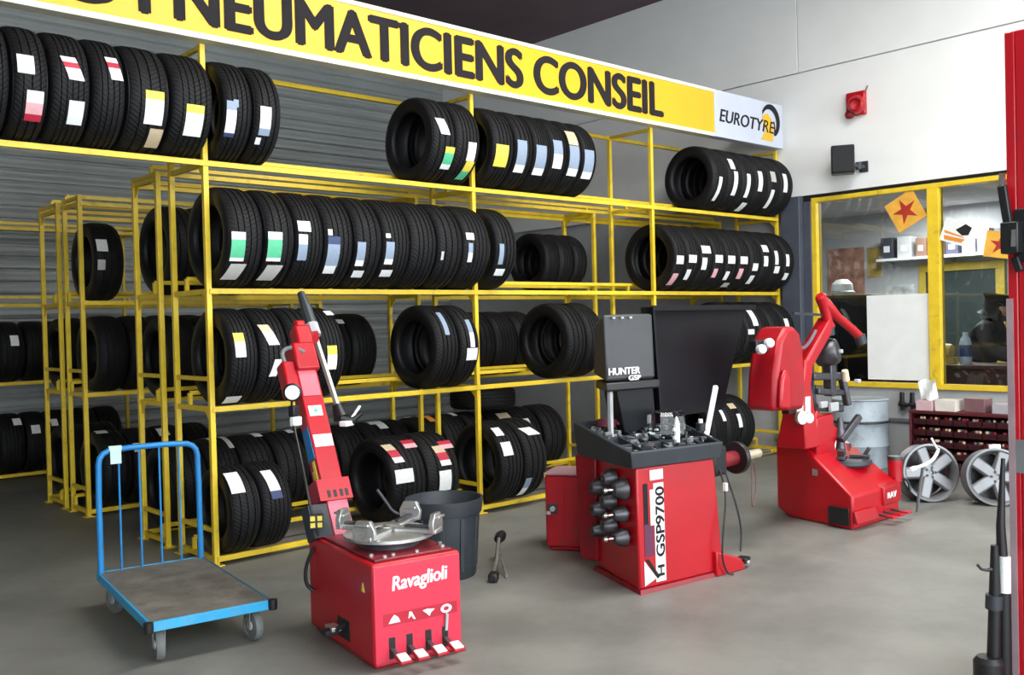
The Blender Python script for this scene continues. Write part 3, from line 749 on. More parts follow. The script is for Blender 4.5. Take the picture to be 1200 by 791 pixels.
# ------------------------------------------------------------------ platform trolley
X = frame((-1.10, -1.63, 0), -8)
pt = thing('platform_trolley', (-1.10, -1.63, 0), 'blue flat platform trolley with plywood deck and tubular handle at left', 'trolley')
DW, DL, DZ = .61, 1.20, .215
m = MB(X); m.b2((.012, .012, DZ-.02), (DW-.012, DL-.012, DZ)); m.build('deck', WOOD, pt, bevel=.003)
m = MB(X)
m.b2((-.0, -.0, DZ-.045), (DW, .014, DZ+.003)); m.build('frame_rail', BLUD, pt, bevel=.003)
m = MB(X); m.b2((0, DL-.014, DZ-.045), (DW, DL, DZ+.003)); m.build('frame_rail', BLUD, pt, bevel=.003)
m = MB(X); m.b2((0, .014, DZ-.045), (.014, DL-.014, DZ+.003)); m.build('frame_rail', BLUD, pt, bevel=.003)
m = MB(X); m.b2((DW-.014, .014, DZ-.045), (DW, DL-.014, DZ+.003)); m.build('frame_rail', mat('scuffed_dark_blue', (.04, .13, .2), .5, dirt=(.2, .2, .2), dscale=12), pt, bevel=.003)
for cx, cy in ((0, 0), (DW, 0)):
    m = MB(X); m.lathe([(0, 0), (.022, 0), (.024, .02), (.024, .05), (0, .052)], (cx, cy, DZ-.046), seg=14); m.build('corner_bumper', BLK, pt)
def caster(px, py, steer):
    Y = X @ frame((px, py, 0), steer); r = .078
    m = MB(Y); m.lathe([(0, -.016), (r-.02, -.016), (r-.018, -.02), (r-.004, -.02), (r, -.012), (r, .012), (r-.004, .02), (r-.018, .02), (r-.02, .016), (0, .016)], (0, 0, r), (1, 0, 0), 30); wl = m.build('caster_wheel', mat('grey_rubber', (.13, .14, .14), .6), pt)
    m = MB(Y); m.cyl((-.024, 0, r), (.024, 0, r), .022, seg=16); m.build('wheel_hub', LGR, wl)
    m = MB(Y)
    for s in (-1, 1): m.prism([(-.014, -.012), (.014, -.012), (.04, .075), (-.02, .075)], Matrix(((0, 0, 1, s*.027), (1, 0, 0, 0), (0, 1, 0, r), (0, 0, 0, 1))), -.002, .002)
    m.b2((-.045, -.035, DZ-.06), (.045, .055, DZ-.046)); m.build('caster_fork', STL, pt, bevel=.001)
for (px, py, st) in ((.07, .10, -6), (DW-.07, .10, 8), (.07, DL-.14, 14), (DW-.07, DL-.14, -4)): caster(px, py, st)
HZ = .925
hp = [(.02, DL-.03, DZ-.04), (.02, DL-.03, HZ-.10), (.035, DL-.03, HZ-.03), (.10, DL-.03, HZ), (DW-.10, DL-.03, HZ), (DW-.035, DL-.03, HZ-.03), (DW-.02, DL-.03, HZ-.10), (DW-.02, DL-.03, DZ-.04)]
m = MB(X); m.tube(hp, .017, 14, smoothn=1); m.build('handle', BLU, pt)
for i in range(4):
    x = .02+(DW-.04)*(i+1)/5; m = MB(X); m.tube([(x, DL-.03, DZ), (x, DL-.03, HZ)], .006, 8); m.build('handle_bar', BLU, pt)
m = MB(X); m.lathe([(.0185, -.035), (.0185, .035)], (.115, DL-.03, HZ), (1, 0, 0), 14); m.add([(.085, DL-.05, HZ), (.145, DL-.05, HZ), (.145, DL-.052, HZ-.085), (.085, DL-.052, HZ-.085)], [(0, 1, 2, 3)]); m.build('paper_label', mat('pale_green_paper', (.50, .72, .62), .6, var=.1), pt)
# ------------------------------------------------------------------ wheel balancer
wbn = thing('wheel_balancer', (1.75, -2.3, 0), 'red and black wheel balancer with monitor and raised black wheel guard', 'wheel balancer')
fl, frr, bl, br = (1.415, -2.53), (2.07, -2.62), (1.66, -1.98), (2.30, -2.02)
H = .74
m = MB(); m.hexa([(*fl, .02), (frr[0]+.05, frr[1], .02), (br[0]+.04, br[1], .02), (*bl, .02), (fl[0]-.012, fl[1], H), (frr[0]-.03, frr[1], H), (br[0]-.03, br[1], H), (bl[0]-.012, bl[1], H)])
m.build('cabinet', RED, wbn, bevel=.015)
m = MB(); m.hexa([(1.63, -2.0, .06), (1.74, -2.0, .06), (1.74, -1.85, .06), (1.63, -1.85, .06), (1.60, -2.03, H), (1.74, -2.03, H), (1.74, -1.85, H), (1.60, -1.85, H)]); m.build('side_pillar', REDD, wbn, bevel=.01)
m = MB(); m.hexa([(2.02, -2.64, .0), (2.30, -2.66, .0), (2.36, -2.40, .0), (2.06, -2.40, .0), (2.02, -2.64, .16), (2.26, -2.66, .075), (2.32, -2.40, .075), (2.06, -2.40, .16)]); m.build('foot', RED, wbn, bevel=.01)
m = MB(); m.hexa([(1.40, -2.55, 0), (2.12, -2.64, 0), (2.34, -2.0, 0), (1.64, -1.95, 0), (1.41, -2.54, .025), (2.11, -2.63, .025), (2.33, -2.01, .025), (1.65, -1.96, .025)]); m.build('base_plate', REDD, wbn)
m = MB(); m.box((2.33, -2.62, .055), (.08, .07, .022), rz=10); m.box((2.36, -2.62, .03), (.03, .05, .03), mi=1); m.build('pedal', [BLK, STL], wbn, bevel=.006)
# front decal panel: lettering runs upward
d = Vector((frr[0]-fl[0], frr[1]-fl[1], 0)).normalized(); nrm = Vector((d.y, -d.x, 0))
def fp(a, z, off=.004):   # point on the front face: a metres from the left edge, height z
    t = (z-.02)/(H-.02); return Vector((fl[0]-.012*t, fl[1], z))+d*a+nrm*off
def quad(m, a0, a1, z0, z1, mi=0, off=.004, sk=0):
    m.add([fp(a0, z0, off), fp(a1, z0, off), fp(a1, z1, off), fp(a0, z1, off)], [(0, 1, 2, 3)], mi)
m = MB()
quad(m, .13, .21, .05, .635); quad(m, .105, .21, .655, .715); quad(m, .10, .13, .39, .60)
m.add([fp(.04, .04), fp(.135, .075), fp(.04, .19)], [(0, 1, 2)])
m.build('white_decal', WPL, wbn, smooth=False)
m = MB(); quad(m, .05, .085, .40, .64, 0, .003); quad(m, .05, .12, .21, .40, 1, .003)
m.add([fp(.05, .195, .006), fp(.075, .195, .006), fp(.16, .08, .006), fp(.14, .07, .006)], [(0, 1, 2, 3)], 0)
m.build('dark_decal', [INK, mat('plum_decal', (.10, .02, .06), .4)], wbn, smooth=False)
m = MB(); put_text(m, 'GSP9700', fp(.203, .20, .006), (0, 0, 1), -d, .41, .066, bold=.025, thick=.001)
m.build('model_lettering', INK, wbn, smooth=False)
m = MB(); put_text(m, 'H', fp(.195, .085, .006), (0, 0, 1), -d, .06, .05, bold=.03, thick=.001)
m.build('logo_letter', INK, wbn, smooth=False)
# weight tray
tr = [(1.34, -2.55), (2.06, -2.68), (2.36, -1.98), (1.60, -1.84)]
def inset(q, k):
    c = (sum(p[0] for p in q)/4, sum(p[1] for p in q)/4); return [(p[0]+(c[0]-p[0])*k, p[1]+(c[1]-p[1])*k) for p in q]
TILT = [0, 0, .11, .11]
ti = inset(tr, .07); tb = inset(tr, .16)
v = [(*p, z) for p, z in zip(inset(tr, .05), [.735]*4)]+[(*p, .835+t) for p, t in zip(tr, TILT)]+[(*p, .84+t) for p, t in zip(ti, TILT)]+[(*p, .785+t) for p, t in zip(ti, TILT)]
fs = [(3, 2, 1, 0)]+[(i, (i+1) % 4, 4+(i+1) % 4, 4+i) for i in range(4)]+[(4+i, 4+(i+1) % 4, 8+(i+1) % 4, 8+i) for i in range(4)]+[(8+i, 8+(i+1) % 4, 12+(i+1) % 4, 12+i) for i in range(4)]+[(12, 13, 14, 15)]
m = MB(); m.add(v, fs); tray = m.build('weight_tray', DGR, wbn, bevel=.008)
def tp(a, b, z):  # bilinear point on the tray
    p = [(1-a)*(1-b), a*(1-b), a*b, (1-a)*b]; return (sum(p[i]*ti[i][0] for i in range(4)), sum(p[i]*ti[i][1] for i in range(4)), z+.11*b)
m = MB()
for i in range(1, 6): m.bar(tp(i/6, .02, .805), tp(i/6, .98, .805), .008, .045)
for j in range(1, 4): m.bar(tp(.02, j/4, .805), tp(.98, j/4, .805), .008, .045)
m.build('divider', DGR, tray)
random.seed(3)
for i in range(6):
    m = MB()
    for q in range(16):
        a = (i+.15+.7*random.random())/6; b = .05+.9*random.random(); c = tp(a, b, .80+.035*random.random())
        s = random.uniform(.025, .06); m.box(c, (s, s*.45, s*.5), rz=random.uniform(0, 180), mi=random.choice([0, 0, 1, 1, 2]))
    o = m.build('balance_weights', [DST, GRY, STL], tray, bevel=.003); o['kind'] = 'stuff'
m = MB(); c = Vector(tp(.20, .78, .86))
m.lathe([(.035, 0), (.062, .0), (.062, .05), (.035, .05)], c+Vector((0, 0, -.03)), (0.2, .1, 1), 20, closed=True); m.lathe([(.03, 0), (.05, .0), (.05, .04), (.03, .04)], c+Vector((.07, -.05, -.03)), (0.5, .1, 1), 20, closed=True); m.build('adhesive_roll', mat('maroon_tape', (.16, .03, .05), .5), tray)
m = MB(); c = Vector(tp(.66, .40, .84)); 
m.lathe([(.115, -.09), (.125, -.06), (.12, .05), (.10, .075), (0, .085)], c+Vector((0, 0, .06)), (0, 0, 1), 9); m.build('clear_cover', CLR, tray, smooth=False)
m = MB(); c = Vector(tp(.62, .16, .845)); m.box(c+Vector((0, 0, .035)), (.035, .02, .13)); m.box(c+Vector((-.022, 0, .01)), (.02, .02, .02)); m.box(c+Vector((-.025, 0, .06)), (.02, .02, .02)); m.cyl(c+Vector((0, 0, .10)), c+Vector((0, 0, .14)), .016, .004); m.build('white_bracket', WPL, tray, bevel=.003)
m = MB(); c = Vector(tp(.97, .25, .86)); m.cyl(c, c+Vector((0, 0, .05)), .03); m.cyl(c+Vector((0, 0, .05)), c+Vector((0, 0, .075)), .014, mi=1); m.build('calliper_knob', [BLK, WPL], tray)
# centring cones hanging on the left side
ls = Vector((bl[0]-fl[0], bl[1]-fl[1], 0)).normalized(); ln = Vector((-ls.y, ls.x, 0))
for i, (t, z, r) in enumerate(((.12, .60, .066), (.13, .45, .05), (.13, .31, .055), (.28, .64, .06), (.30, .50, .062), (.30, .35, .06), (.46, .56, .06), (.46, .42, .06), (.46, .29, .05))):
    p = Vector((fl[0], fl[1], z))+ls*t+ln*.012
    m = MB(); m.cyl(p-ln*.03, p+ln*(.13 if i < 3 else .095), .009, seg=10); pg = m.build('peg', CHR if i < 3 else DST, wbn)
    m = MB(); m.lathe([(.014, .01), (r, .01), (r, .035), (r*.55, .085), (.014, .09)], p, ln, 24, closed=True); m.build('centring_cone', DST, pg)
    if i > 2: continue
    m = MB(); m.lathe([(0, .12), (.014, .12), (.018, .135), (.012, .15), (0, .152)], p, ln, 12); m.build('peg_cap', CHR, pg)
# monitor column and housing
m = MB(); m.hexa([(1.76, -2.16, .78), (2.02, -2.20, .78), (2.12, -1.98, .78), (1.84, -1.96, .78), (1.66, -2.16, 1.20), (1.98, -2.20, 1.20), (2.1, -1.98, 1.20), (1.76, -1.96, 1.20)]); m.build('monitor_column', BLKS, wbn, bevel=.012)
m = MB(); m.bar((1.62, -2.15, .82), (1.62, -2.15, 1.18), .028); m.build('support_post', LGR, wbn, bevel=.004)
m = MB(); m.hexa([(1.52, -2.21, 1.16), (1.98, -2.26, 1.16), (2.12, -1.92, 1.16), (1.74, -1.92, 1.16), (1.52, -2.21, 1.215), (1.98, -2.26, 1.215), (2.12, -1.92, 1.215), (1.74, -1.92, 1.215)]); m.build('monitor_shelf', BLK, wbn, bevel=.012)
m = MB()
m.hexa([(1.54, -2.19, 1.22), (1.96, -2.24, 1.22), (2.12, -1.84, 1.25), (1.76, -1.88, 1.25), (1.56, -2.16, 1.64), (1.98, -2.21, 1.64), (2.10, -1.86, 1.58), (1.77, -1.90, 1.58)])
m.build('monitor', mat('monitor_grey', (.04, .042, .046), .5, var=.1, bump=.1, bscale=200), wbn, bevel=.02)
m = MB()
for k in range(3): m.box((1.63+.07*k, -2.185-.008*k, 1.615), (.02, .012, .012), rz=-6)
m.build('monitor_button', LGR, wbn)
m = MB(); put_text(m, 'HUNTER', (1.55, -2.208, 1.262), (.43, -.05, 0), (0, 0, 1), .26, .042, bold=.03, thick=.002); put_text(m, 'GSP', (1.715, -2.226, 1.222), (.43, -.05, 0), (0, 0, 1), .10, .03, bold=.04, thick=.002); m.build('brand_lettering', WPL, wbn, smooth=False)
# wheel guard: curved hood, raised
prof = []
for i in range(9):
    a = R_(90+ i*90/8); prof.append((.20+.20*math.cos(a), .02+.30*math.sin(a)))
m = MB(); V = []; n = 24
def guard(inner, z, k):
    w = (.98 if k else .52); x0 = 2.02+(.0 if k else .06); o = []
    q = inner
    for i in range(13):
        a = math.pi*(1-i/12*.5); o.append((x0+.22-(.22-q)*math.cos(math.pi-a)*1.0 if False else x0+.22+(.22-q)*math.cos(a), -1.98-.20+(.22-q)*math.sin(a)*1.0+.0, z))
    o.append((x0+w, -1.96-q, z)); return o
L = []
for inner in (0, .02):
    for z, k in ((.92, 0), (1.12, 0), (1.45, 1), (1.62, 1), (1.68, 1)):
        kk = (z-.92)/.76; w = .96+.40*kk; x0 = 2.08-.06*kk; ring = []
        for i in range(13):
            a = math.pi-math.pi*.5*i/12; ring.append((x0+.22+(.22-inner)*math.cos(a), -2.18+(.22-inner)*math.sin(a), z))
        ring.append((x0+w, -1.96-inner, z)); L.append(ring)
npt = 14; V = [p for r in L for p in r]; fs = []
for b in (0, 5):
    for i in range(4):
        for j in range(npt-1):
            a = (b+i)*npt+j; fs.append((a, a+1, a+npt+1, a+npt))
for j in range(npt-1):
    for i in (0, 4): a = i*npt+j; fs.append((a, a+1, a+5*npt+1, a+5*npt))
for i in range(4):
    for j in (0, npt-1): a = i*npt+j; fs.append((a, a+npt, a+6*npt, a+5*npt))
m.add(V, fs)
m.hexa([(2.0, -2.2, 1.655), (2.24, -1.98, 1.655), (3.40, -1.98, 1.655), (3.39, -2.06, 1.655), (2.0, -2.2, 1.69), (2.24, -1.97, 1.69), (3.41, -1.97, 1.69), (3.39, -2.06, 1.69)])
m.build('wheel_guard', BLKS, wbn, ang=50)
m = MB(); m.bar((2.62, -2.23, 1.13), (2.44, -2.27, .80), .03, .035); m.build('guard_arm', WPL, wbn, bevel=.006)
m = MB(); m.box((2.42, -2.28, .77), (.07, .07, .08)); m.cyl((2.44, -2.27, .66), (2.44, -2.27, .78), .02); m.build('guard_pivot', LGR, wbn, bevel=.01)
# spindle on the right
m = MB(); m.b2((2.10, -2.58, .60), (2.24, -2.34, .79)); m.build('spindle_housing', BLK, wbn, bevel=.02)
m = MB(); m.cyl((2.22, -2.40, .655), (2.58, -2.40, .655), .05, seg=28, mi=1); m.lathe([(0, .09), (.105, .09), (.11, .10), (.11, .125), (.05, .14), (0, .14)], (2.48, -2.40, .655), (1, 0, 0), 32); m.build('spindle_flange', [BLK, REDD], wbn)
m = MB(); m.cyl((2.62, -2.40, .655), (2.86, -2.40, .655), .032, seg=20); m.cyl((2.85, -2.40, .655), (3.0, -2.40, .655), .012, mi=1); m.build('spindle_shaft', [mat('brass_thread', (.55, .5, .36), .4, metal=.5), DST], wbn)
m = MB(); m.lathe([(.045, -.012), (.052, 0), (.045, .012)], (2.63, -2.40, .655), (1, 0, 0), 30); m.build('spindle_ring', CHR, wbn)
m = MB(); m.tube([(2.15, -2.57, .66), (2.13, -2.63, .56), (2.10, -2.66, .45), (2.05, -2.665, .25), (2.04, -2.665, .10), (2.09, -2.67, .012), (2.12, -2.69, .01)], .006, 8, smoothn=2); m.build('cord', BLK, wbn)
m = MB(); m.box((2.125, -2.64, .545), (.022, .022, .05)); m.build('cord_plug', WPL, wbn)
m = MB(); m.tube([(2.22, -2.56, .66), (2.30, -2.60, .40), (2.38, -2.58, .22), (2.36, -2.58, .09)], .007, 8, smoothn=2); m.build('pedal_cable', DGR, wbn)
m = MB()
m.tube([(2.80, -2.39, .63), (2.86, -2.38, .50), (2.82, -2.40, .36), (2.74, -2.42, .28), (2.74, -2.42, .40), (2.78, -2.40, .52), (2.80, -2.39, .63)], .005, 8, smoothn=2); m.build('hanging_wire', mat('brown_wire', (.12, .07, .06), .6), wbn)
# ------------------------------------------------------------------ red cabinet beside the balancer
X = frame((1.80, -1.36, 0), -60)
rc = thing('tool_cabinet', (1.80, -1.36, 0), 'low dark red steel cabinet standing between the balancer and bottom shelf tyres', 'cabinet')
m = MB(X); m.b2((0, 0, .03), (.40, .34, .53)); m.b2((.02, .02, 0), (.38, .32, .03)); m.build('body', REDW, rc, bevel=.012)
m = MB(X); m.b2((-.006, -.006, .53), (.406, .346, .545)); m.build('lid', mat('scuffed_edge', (.35, .2, .22), .5), rc, bevel=.004)
m = MB(X); m.b2((.135, -.006, .05), (.385, 0, .51)); m.build('door', REDW, rc, bevel=.004)
m = MB(X); m.box((.055, -.008, .30), (.07, .016, .07)); m.cyl((.06, -.016, .30), (.06, -.04, .30), .018, mi=1); m.box((.03, -.02, .27), (.03, .02, .025), mi=1); m.build('latch', [DGR, LGR], rc, bevel=.004)
# ------------------------------------------------------------------ far tyre changer
X = frame((3.74, -2.62, 0), 0)
t2 = thing('tyre_changer', (3.74, -2.62, 0), 'red tyre changer at the back beneath the window with sloping base', 'tyre changer')
m = MB(X)
a0, a1 = 0, .74
side = [(0, 0), (.62, 0.0), (.74, .06), (.74, .56), (.66, .62), (.48, .60), (.0, .255)]
v = [(a0+.16*(y/.74)*1.0, y, z) for y, z in side]+[(a1, y, z) for y, z in side]; n = len(side)
m.add(v, [tuple(range(n))[::-1], tuple(range(n, 2*n))]+[(i, (i+1) % n, n+(i+1) % n, n+i) for i in range(n)]); m.build('base', RED, t2, bevel=.02)
m = MB(X); m.b2((-.004, .03, .03), (.03, .20, .16)); m.build('pedal_slot', BLK, t2, bevel=.004)
m = MB(X); m.hexa([(.0, -.04, .05), (.30, -.06, .05), (.30, .0, .05), (.0, .0, .05), (.0, -.02, .14), (.30, -.03, .14), (.30, 0, .14), (0, 0, .14)]); m.build('pedal_guard', REDW, t2, bevel=.008)
for i in range(3):
    m = MB(X); m.bar((.36+.12*i, .0, .07), (.36+.12*i, -.10, .06), .025, .015, mi=1); m.box((.36+.12*i, -.12, .065), (.075, .07, .016)); m.build('pedal', [RED, DST], t2, bevel=.004)
m = MB(X); m.hexa([(.45, -.02, .12), (.74, -.02, .12), (.74, .2, .12), (.45, .2, .12), (.45, -.02, .26), (.74, -.02, .26), (.74, .2, .34), (.45, .2, .34)]); m.build('front_box', REDW, t2, bevel=.012)
m = MB(X); put_text(m, 'RAV', (.50, -.024, .17), (1, 0, 0), (0, 0, 1), .14, .045, bold=.03, thick=.002); m.build('brand_lettering', WPL, t2, smooth=False)
m = MB(X); m.prism([(-.035, -.025), (.035, -.025), (.035, .025), (-.035, .025)], Matrix(((0, 0, -1, .075), (-1, 0, 0, .33), (0, 1, 0, .39), (0, 0, 0, 1))) , -.004, .006); m.build('nameplate', STL, t2)
m = MB(X); m.lathe([(0, 0), (.055, 0), (.055, .17), (0, .17)], (.80, .06, .26), seg=24); m.lathe([(0, .17), (.057, .17), (.057, .20), (0, .205)], (.80, .06, .26), seg=24, mi=1); m.b2((.74, .03, .26), (.80, .09, .30)); m.build('air_tank', [RED, DST], t2)
m = MB(X); m.tube([(.80, .02, .30), (.86, -.02, .26), (.84, -.04, .18)], .01, smoothn=1); m.build('air_hose', BLK, t2)
# turntable with a dark wheel plate
tz = .40; tcx, tcy = .50, .33
m = MB(X); m.cyl((tcx, tcy, .25), (tcx, tcy, tz+.02), .12, .12, 24); m.lathe([(0, 0), (.19, 0), (.21, .02), (.205, .05), (.17, .06), (0, .06)], (tcx, tcy, tz), seg=36); m.build('turntable', mat('greasy_rubber_disc', (.03, .035, .045), .5), t2)
for k in range(4):
    a = R_(20+90*k); dd = Vector((math.cos(a), math.sin(a), 0)); c = Vector((tcx, tcy, tz+.075)); m = MB(X)
    m.bar(c+dd*.04, c+dd*.19, .06, .025); m.bar(c+dd*.15, c+dd*.19+Vector((0, 0, .07)), .055, .03); m.build('clamp_jaw', DST, t2, bevel=.004)
m = MB(X); m.lathe([(0, 0), (.045, 0), (.03, .12), (.05, .15), (.02, .30), (0, .31)], (tcx-.02, tcy+.02, tz+.07), (.06, .04, 1), 16); m.bar((tcx-.05, tcy, tz+.2), (tcx+.16, tcy-.05, tz+.38), .045, .05); m.bar((tcx+.06, tcy-.02, tz+.30), (tcx-.02, tcy+.04, tz+.12), .05, .03, mi=1); m.build('centre_post', [DST, STL], t2, bevel=.006)
# column, motor cover, arms
m = MB(X); m.hexa([(-.06, .34, .58), (.16, .34, .58), (.16, .60, .58), (-.06, .60, .58), (-.05, .36, 1.02), (.08, .36, 1.02), (.08, .50, 1.02), (-.05, .50, 1.02)]); m.build('column', RED, t2, bevel=.012)
m = MB(X); m.bar((.0, .42, 1.0), (.06, .42, 1.25), .12, .12); m.bar((.05, .42, 1.22), (.40, .40, 1.55), .10, .12, up=(0, 1, 0)); m.build('boom', RED, t2, bevel=.014)
m = MB(X); m.b2((-.145, .355, .86), (-.135+.075, .365, .98)); m.build('column_sticker', WPL, t2)
m = MB(X); m.b2((-.04, .345, .84), (.03, .352, .98)); m.build('column_sticker', WPL, t2)
m = MB(X)
poly = [(0, 0), (.40, -.02), (.43, .12), (.41, .42), (.37, .54), (.28, .60), (.18, .585), (.10, .50), (.03, .25)]
m.prism(poly, Matrix(((1, 0, 0, -.70), (0, 0, -1, .44), (0, 1, 0, .93), (0, 0, 0, 1))), 0, .24); m.build('motor_cover', REDW, t2, bevel=.035)
m = MB(X); m.prism([(.02, .02), (.16, 0), (.17, .24), (.10, .30), (.05, .22)], Matrix(((1, 0, 0, -.70), (0, 0, -1, .20), (0, 1, 0, .93), (0, 0, 0, 1))), 0, .04); m.build('motor_cover_rib', RED, t2, bevel=.02)
for zz, xx in ((1.41, -.70), (1.37, -.80)):
    m = MB(X); m.lathe([(0, 0), (.035, 0), (.035, .03), (.028, .045), (0, .045)], (xx, .24, zz), (-.5, -.8, .1), 18); m.build('white_button', WPL, t2)
m = MB(X); m.box((-.74, .29, 1.39), (.16, .07, .09)); m.build('button_housing', BLK, t2, bevel=.01)
m = MB(X); m.bar((-.24, .40, .89), (-.02, .40, .89), .06, .05); m.lathe([(.0, 0), (.05, 0), (.05, .03), (0, .03)], (-.20, .30, .84), (-.3, -1, 0), 18, 1); m.lathe([(.0, 0), (.04, 0), (.04, .03), (0, .03)], (-.10, .30, .83), (-.3, -1, 0), 18, 1); m.build('motor_bracket', [BLK, STL], t2)
m = MB(X); m.tube([(.30, .38, 1.72), (.44, .36, 1.60), (.62, .33, 1.50), (.74, .31, 1.42)], [.035, .045, .045, .035], 12, smoothn=1); m.tube([(.26, .38, 1.76), (.30, .38, 1.70), (.36, .38, 1.58), (.38, .38, 1.50)], [.03, .045, .045, .04], 12, smoothn=1); m.build('upper_arm', RED, t2)
m = MB(X); m.tube([(.74, .31, 1.43), (.76, .30, 1.36)], .045, 12); m.tube([(.38, .38, 1.50), (.39, .38, 1.44)], .045, 12); m.bar((-.10, .40, 1.62), (.35, .40, 1.60), .02); m.tube([(.42, .38, 1.60), (.62, .36, 1.56)], .012); m.build('arm_tip', DGR, t2)
m = MB(X); m.lathe([(0, -.09), (.09, -.09), (.11, -.05), (.11, .05), (.09, .09), (0, .09)], (.42, .42, 1.30), (.3, -1, .2), 20)
m.bar((.20, .44, 1.12), (.62, .40, 1.10), .07, .06); m.bar((.45, .42, 1.25), (.46, .42, .95), .08, .08); m.bar((.25, .42, 1.0), (.68, .40, .96), .05, .05); m.bar((.60, .40, 1.12), (.66, .38, .86), .06, .05); m.bar((.20, .42, .88), (.60, .40, .84), .05, .06); m.bar((.10, .42, 1.06), (.24, .42, .82), .06, .04)
m.build('tool_carriage', DST, t2, bevel=.012)
m = MB(X); m.box((.42, .30, 1.31), (.03, .03, .03)); m.box((.68, .30, 1.06), (.05, .04, .03)); m.box((.40, .36, .87), (.12, .03, .07)); m.box((.24, .36, .90), (.10, .03, .05)); m.build('carriage_plate', LGR, t2, bevel=.006)
m = MB(X); m.tube([(.60, .36, 1.07), (.57, .35, 1.15)], [.032, .026], 12); m.build('handle_grip', mat('cream_grip', (.7, .58, .45), .5), t2)
m = MB(X); m.bar((.16, .40, .80), (.46, .38, .62), .03, .14); m.hexa([(.14, .36, .50), (.42, .36, .42), (.42, .50, .42), (.14, .50, .50), (.14, .36, .80), (.40, .36, .82), (.40, .50, .82), (.14, .50, .80)]); m.build('rear_hood', RED, t2, bevel=.012)
m = MB(X); m.tube([(-.16, .42, 1.36), (.0, .38, 1.34), (.14, .40, 1.40), (.22, .40, 1.48)], .014, smoothn=2); m.build('supply_hose', mat('mauve_hose', (.14, .09, .12), .5), t2)
# ------------------------------------------------------------------ parts cabinet, wheels and boxes under the window
pc = thing('parts_cabinet', (6.5, -2.3, 0), 'dark red parts cabinet of small open bins under the window', 'cabinet')
x0, x1, y0, y1 = 6.5, 6.88, -3.15, -1.76
m = MB(); m.b2((x0+.02, y0, .03), (x1, y1, .05)); m.b2((x0, y0, .60), (x1, y1, .63)); m.b2((x1-.02, y0, .03), (x1, y1, .6)); m.b2((x0, y0, .03), (x1, y0+.02, .6)); m.b2((x0, y1-.02, .03), (x1, y1, .6)); m.b2((x0+.05, y0, 0), (x1, y1, .03))
MAR = mat('maroon_steel', (.09, .008, .014), .5, var=.2)
m.build('carcass', MAR, pc, bevel=.004)
random.seed(11)
for r in range(5):
    m = MB(); z = .05+r*.11; m.b2((x0+.04, y0+.02, z), (x1-.02, y1-.02, z+.008)); m.build('shelf', MAR, pc)
    for c in range(10):
        yy = y0+.03+c*.133; m = MB()
        m.hexa([(x0+.01, yy, z+.01), (x1-.1, yy, z+.01), (x1-.1, yy+.12, z+.01), (x0+.01, yy+.12, z+.01), (x0-.01, yy, z+.055), (x1-.1, yy, z+.09), (x1-.1, yy+.12, z+.09), (x0-.01, yy+.12, z+.055)])
        for q in range(5):
            m.box((x0+.03+.05*random.random(), yy+.02+.08*random.random(), z+.07), (.03, .02, .02), rz=random.uniform(0, 90), mi=1+random.randrange(3))
        m.build('bin', [mat('maroon_bin', (.06, .008, .014), .5, var=.3) if (r == 0 and c == 0) else bpy.data.materials['maroon_bin'], DST, LABC['T'], REDD], pc)
tops = [('cardboard_box', (6.62, -1.90, .63), (.2, .16, .10), (.62, .42, .45), 'pinkish low carton on the parts cabinet beneath the white paper'), ('cardboard_box', (6.64, -2.10, .63), (.2, .2, .11), (.70, .66, .60), 'pale carton on the parts cabinet right of the pinkish one'),
        ('cardboard_box', (6.68, -2.36, .63), (.16, .2, .13), (.2, .1, .11), 'dark maroon carton on the parts cabinet, second from right'), ('cardboard_box', (6.66, -2.62, .63), (.18, .18, .09), (.42, .4, .44), 'grey carton on the parts cabinet near the lift column')]
for nm, p, s, c, lab in tops:
    m = MB(); m.box((p[0], p[1], p[2]+s[2]/2), s, rz=random.uniform(-6, 6)); o = m.build(nm, mat('carton_%.2f' % c[0], c, .7, var=.1), bevel=.004, org=p); tag(o, lab, 'box', 'cartons on the parts cabinet')
    m = MB(); m.b2((p[0]-.02, p[1]-s[1]/2-.002, p[2]+s[2]), (p[0]+.02, p[1]+s[1]/2+.002, p[2]+s[2]+.0015)); m.build('tape', LABC['T'], o)
m = MB()
V = []
for i in range(7):
    for j in range(7):
        u, w = i/6-.5, j/6-.5; V.append((6.56+.03*math.sin(6*u+3*w), -1.93+u*.17, .74+.19*(w+.5)+.015*math.sin(9*u)))
for i in range(7):
    for j in range(7):
        u, w = i/6-.5, j/6-.5; V.append((6.566+.03*math.sin(6*u+3*w), -1.93+u*.17, .74+.19*(w+.5)+.015*math.sin(9*u)))
fs = [(i*7+j, i*7+j+1, i*7+j+8, i*7+j+7) for i in range(6) for j in range(6)]; fs += [tuple(49+q for q in f) for f in fs]
m.add(V, fs); o = m.build('crumpled_paper', PAPR, org=(6.56, -1.93, .74)); tag(o, 'crumpled white paper standing on the pinkish carton below the window', 'paper')
m = MB(); m.lathe([(0, 0), (.045, 0), (.045, .10), (.03, .13), (.012, .14), (.012, .17), (0, .17)], (6.60, -2.80, .63), seg=18); o = m.build('spray_can', mat('dark_can', (.04, .04, .05), .4), org=(6.6, -2.8, .63)); tag(o, 'dark spray can on the parts cabinet by the lift column', 'can')
m = MB(); m.lathe([(0, .14), (.02, .14), (.018, .175), (0, .178)], (6.60, -2.80, .63), seg=14); m.build('cap', LGR, o)

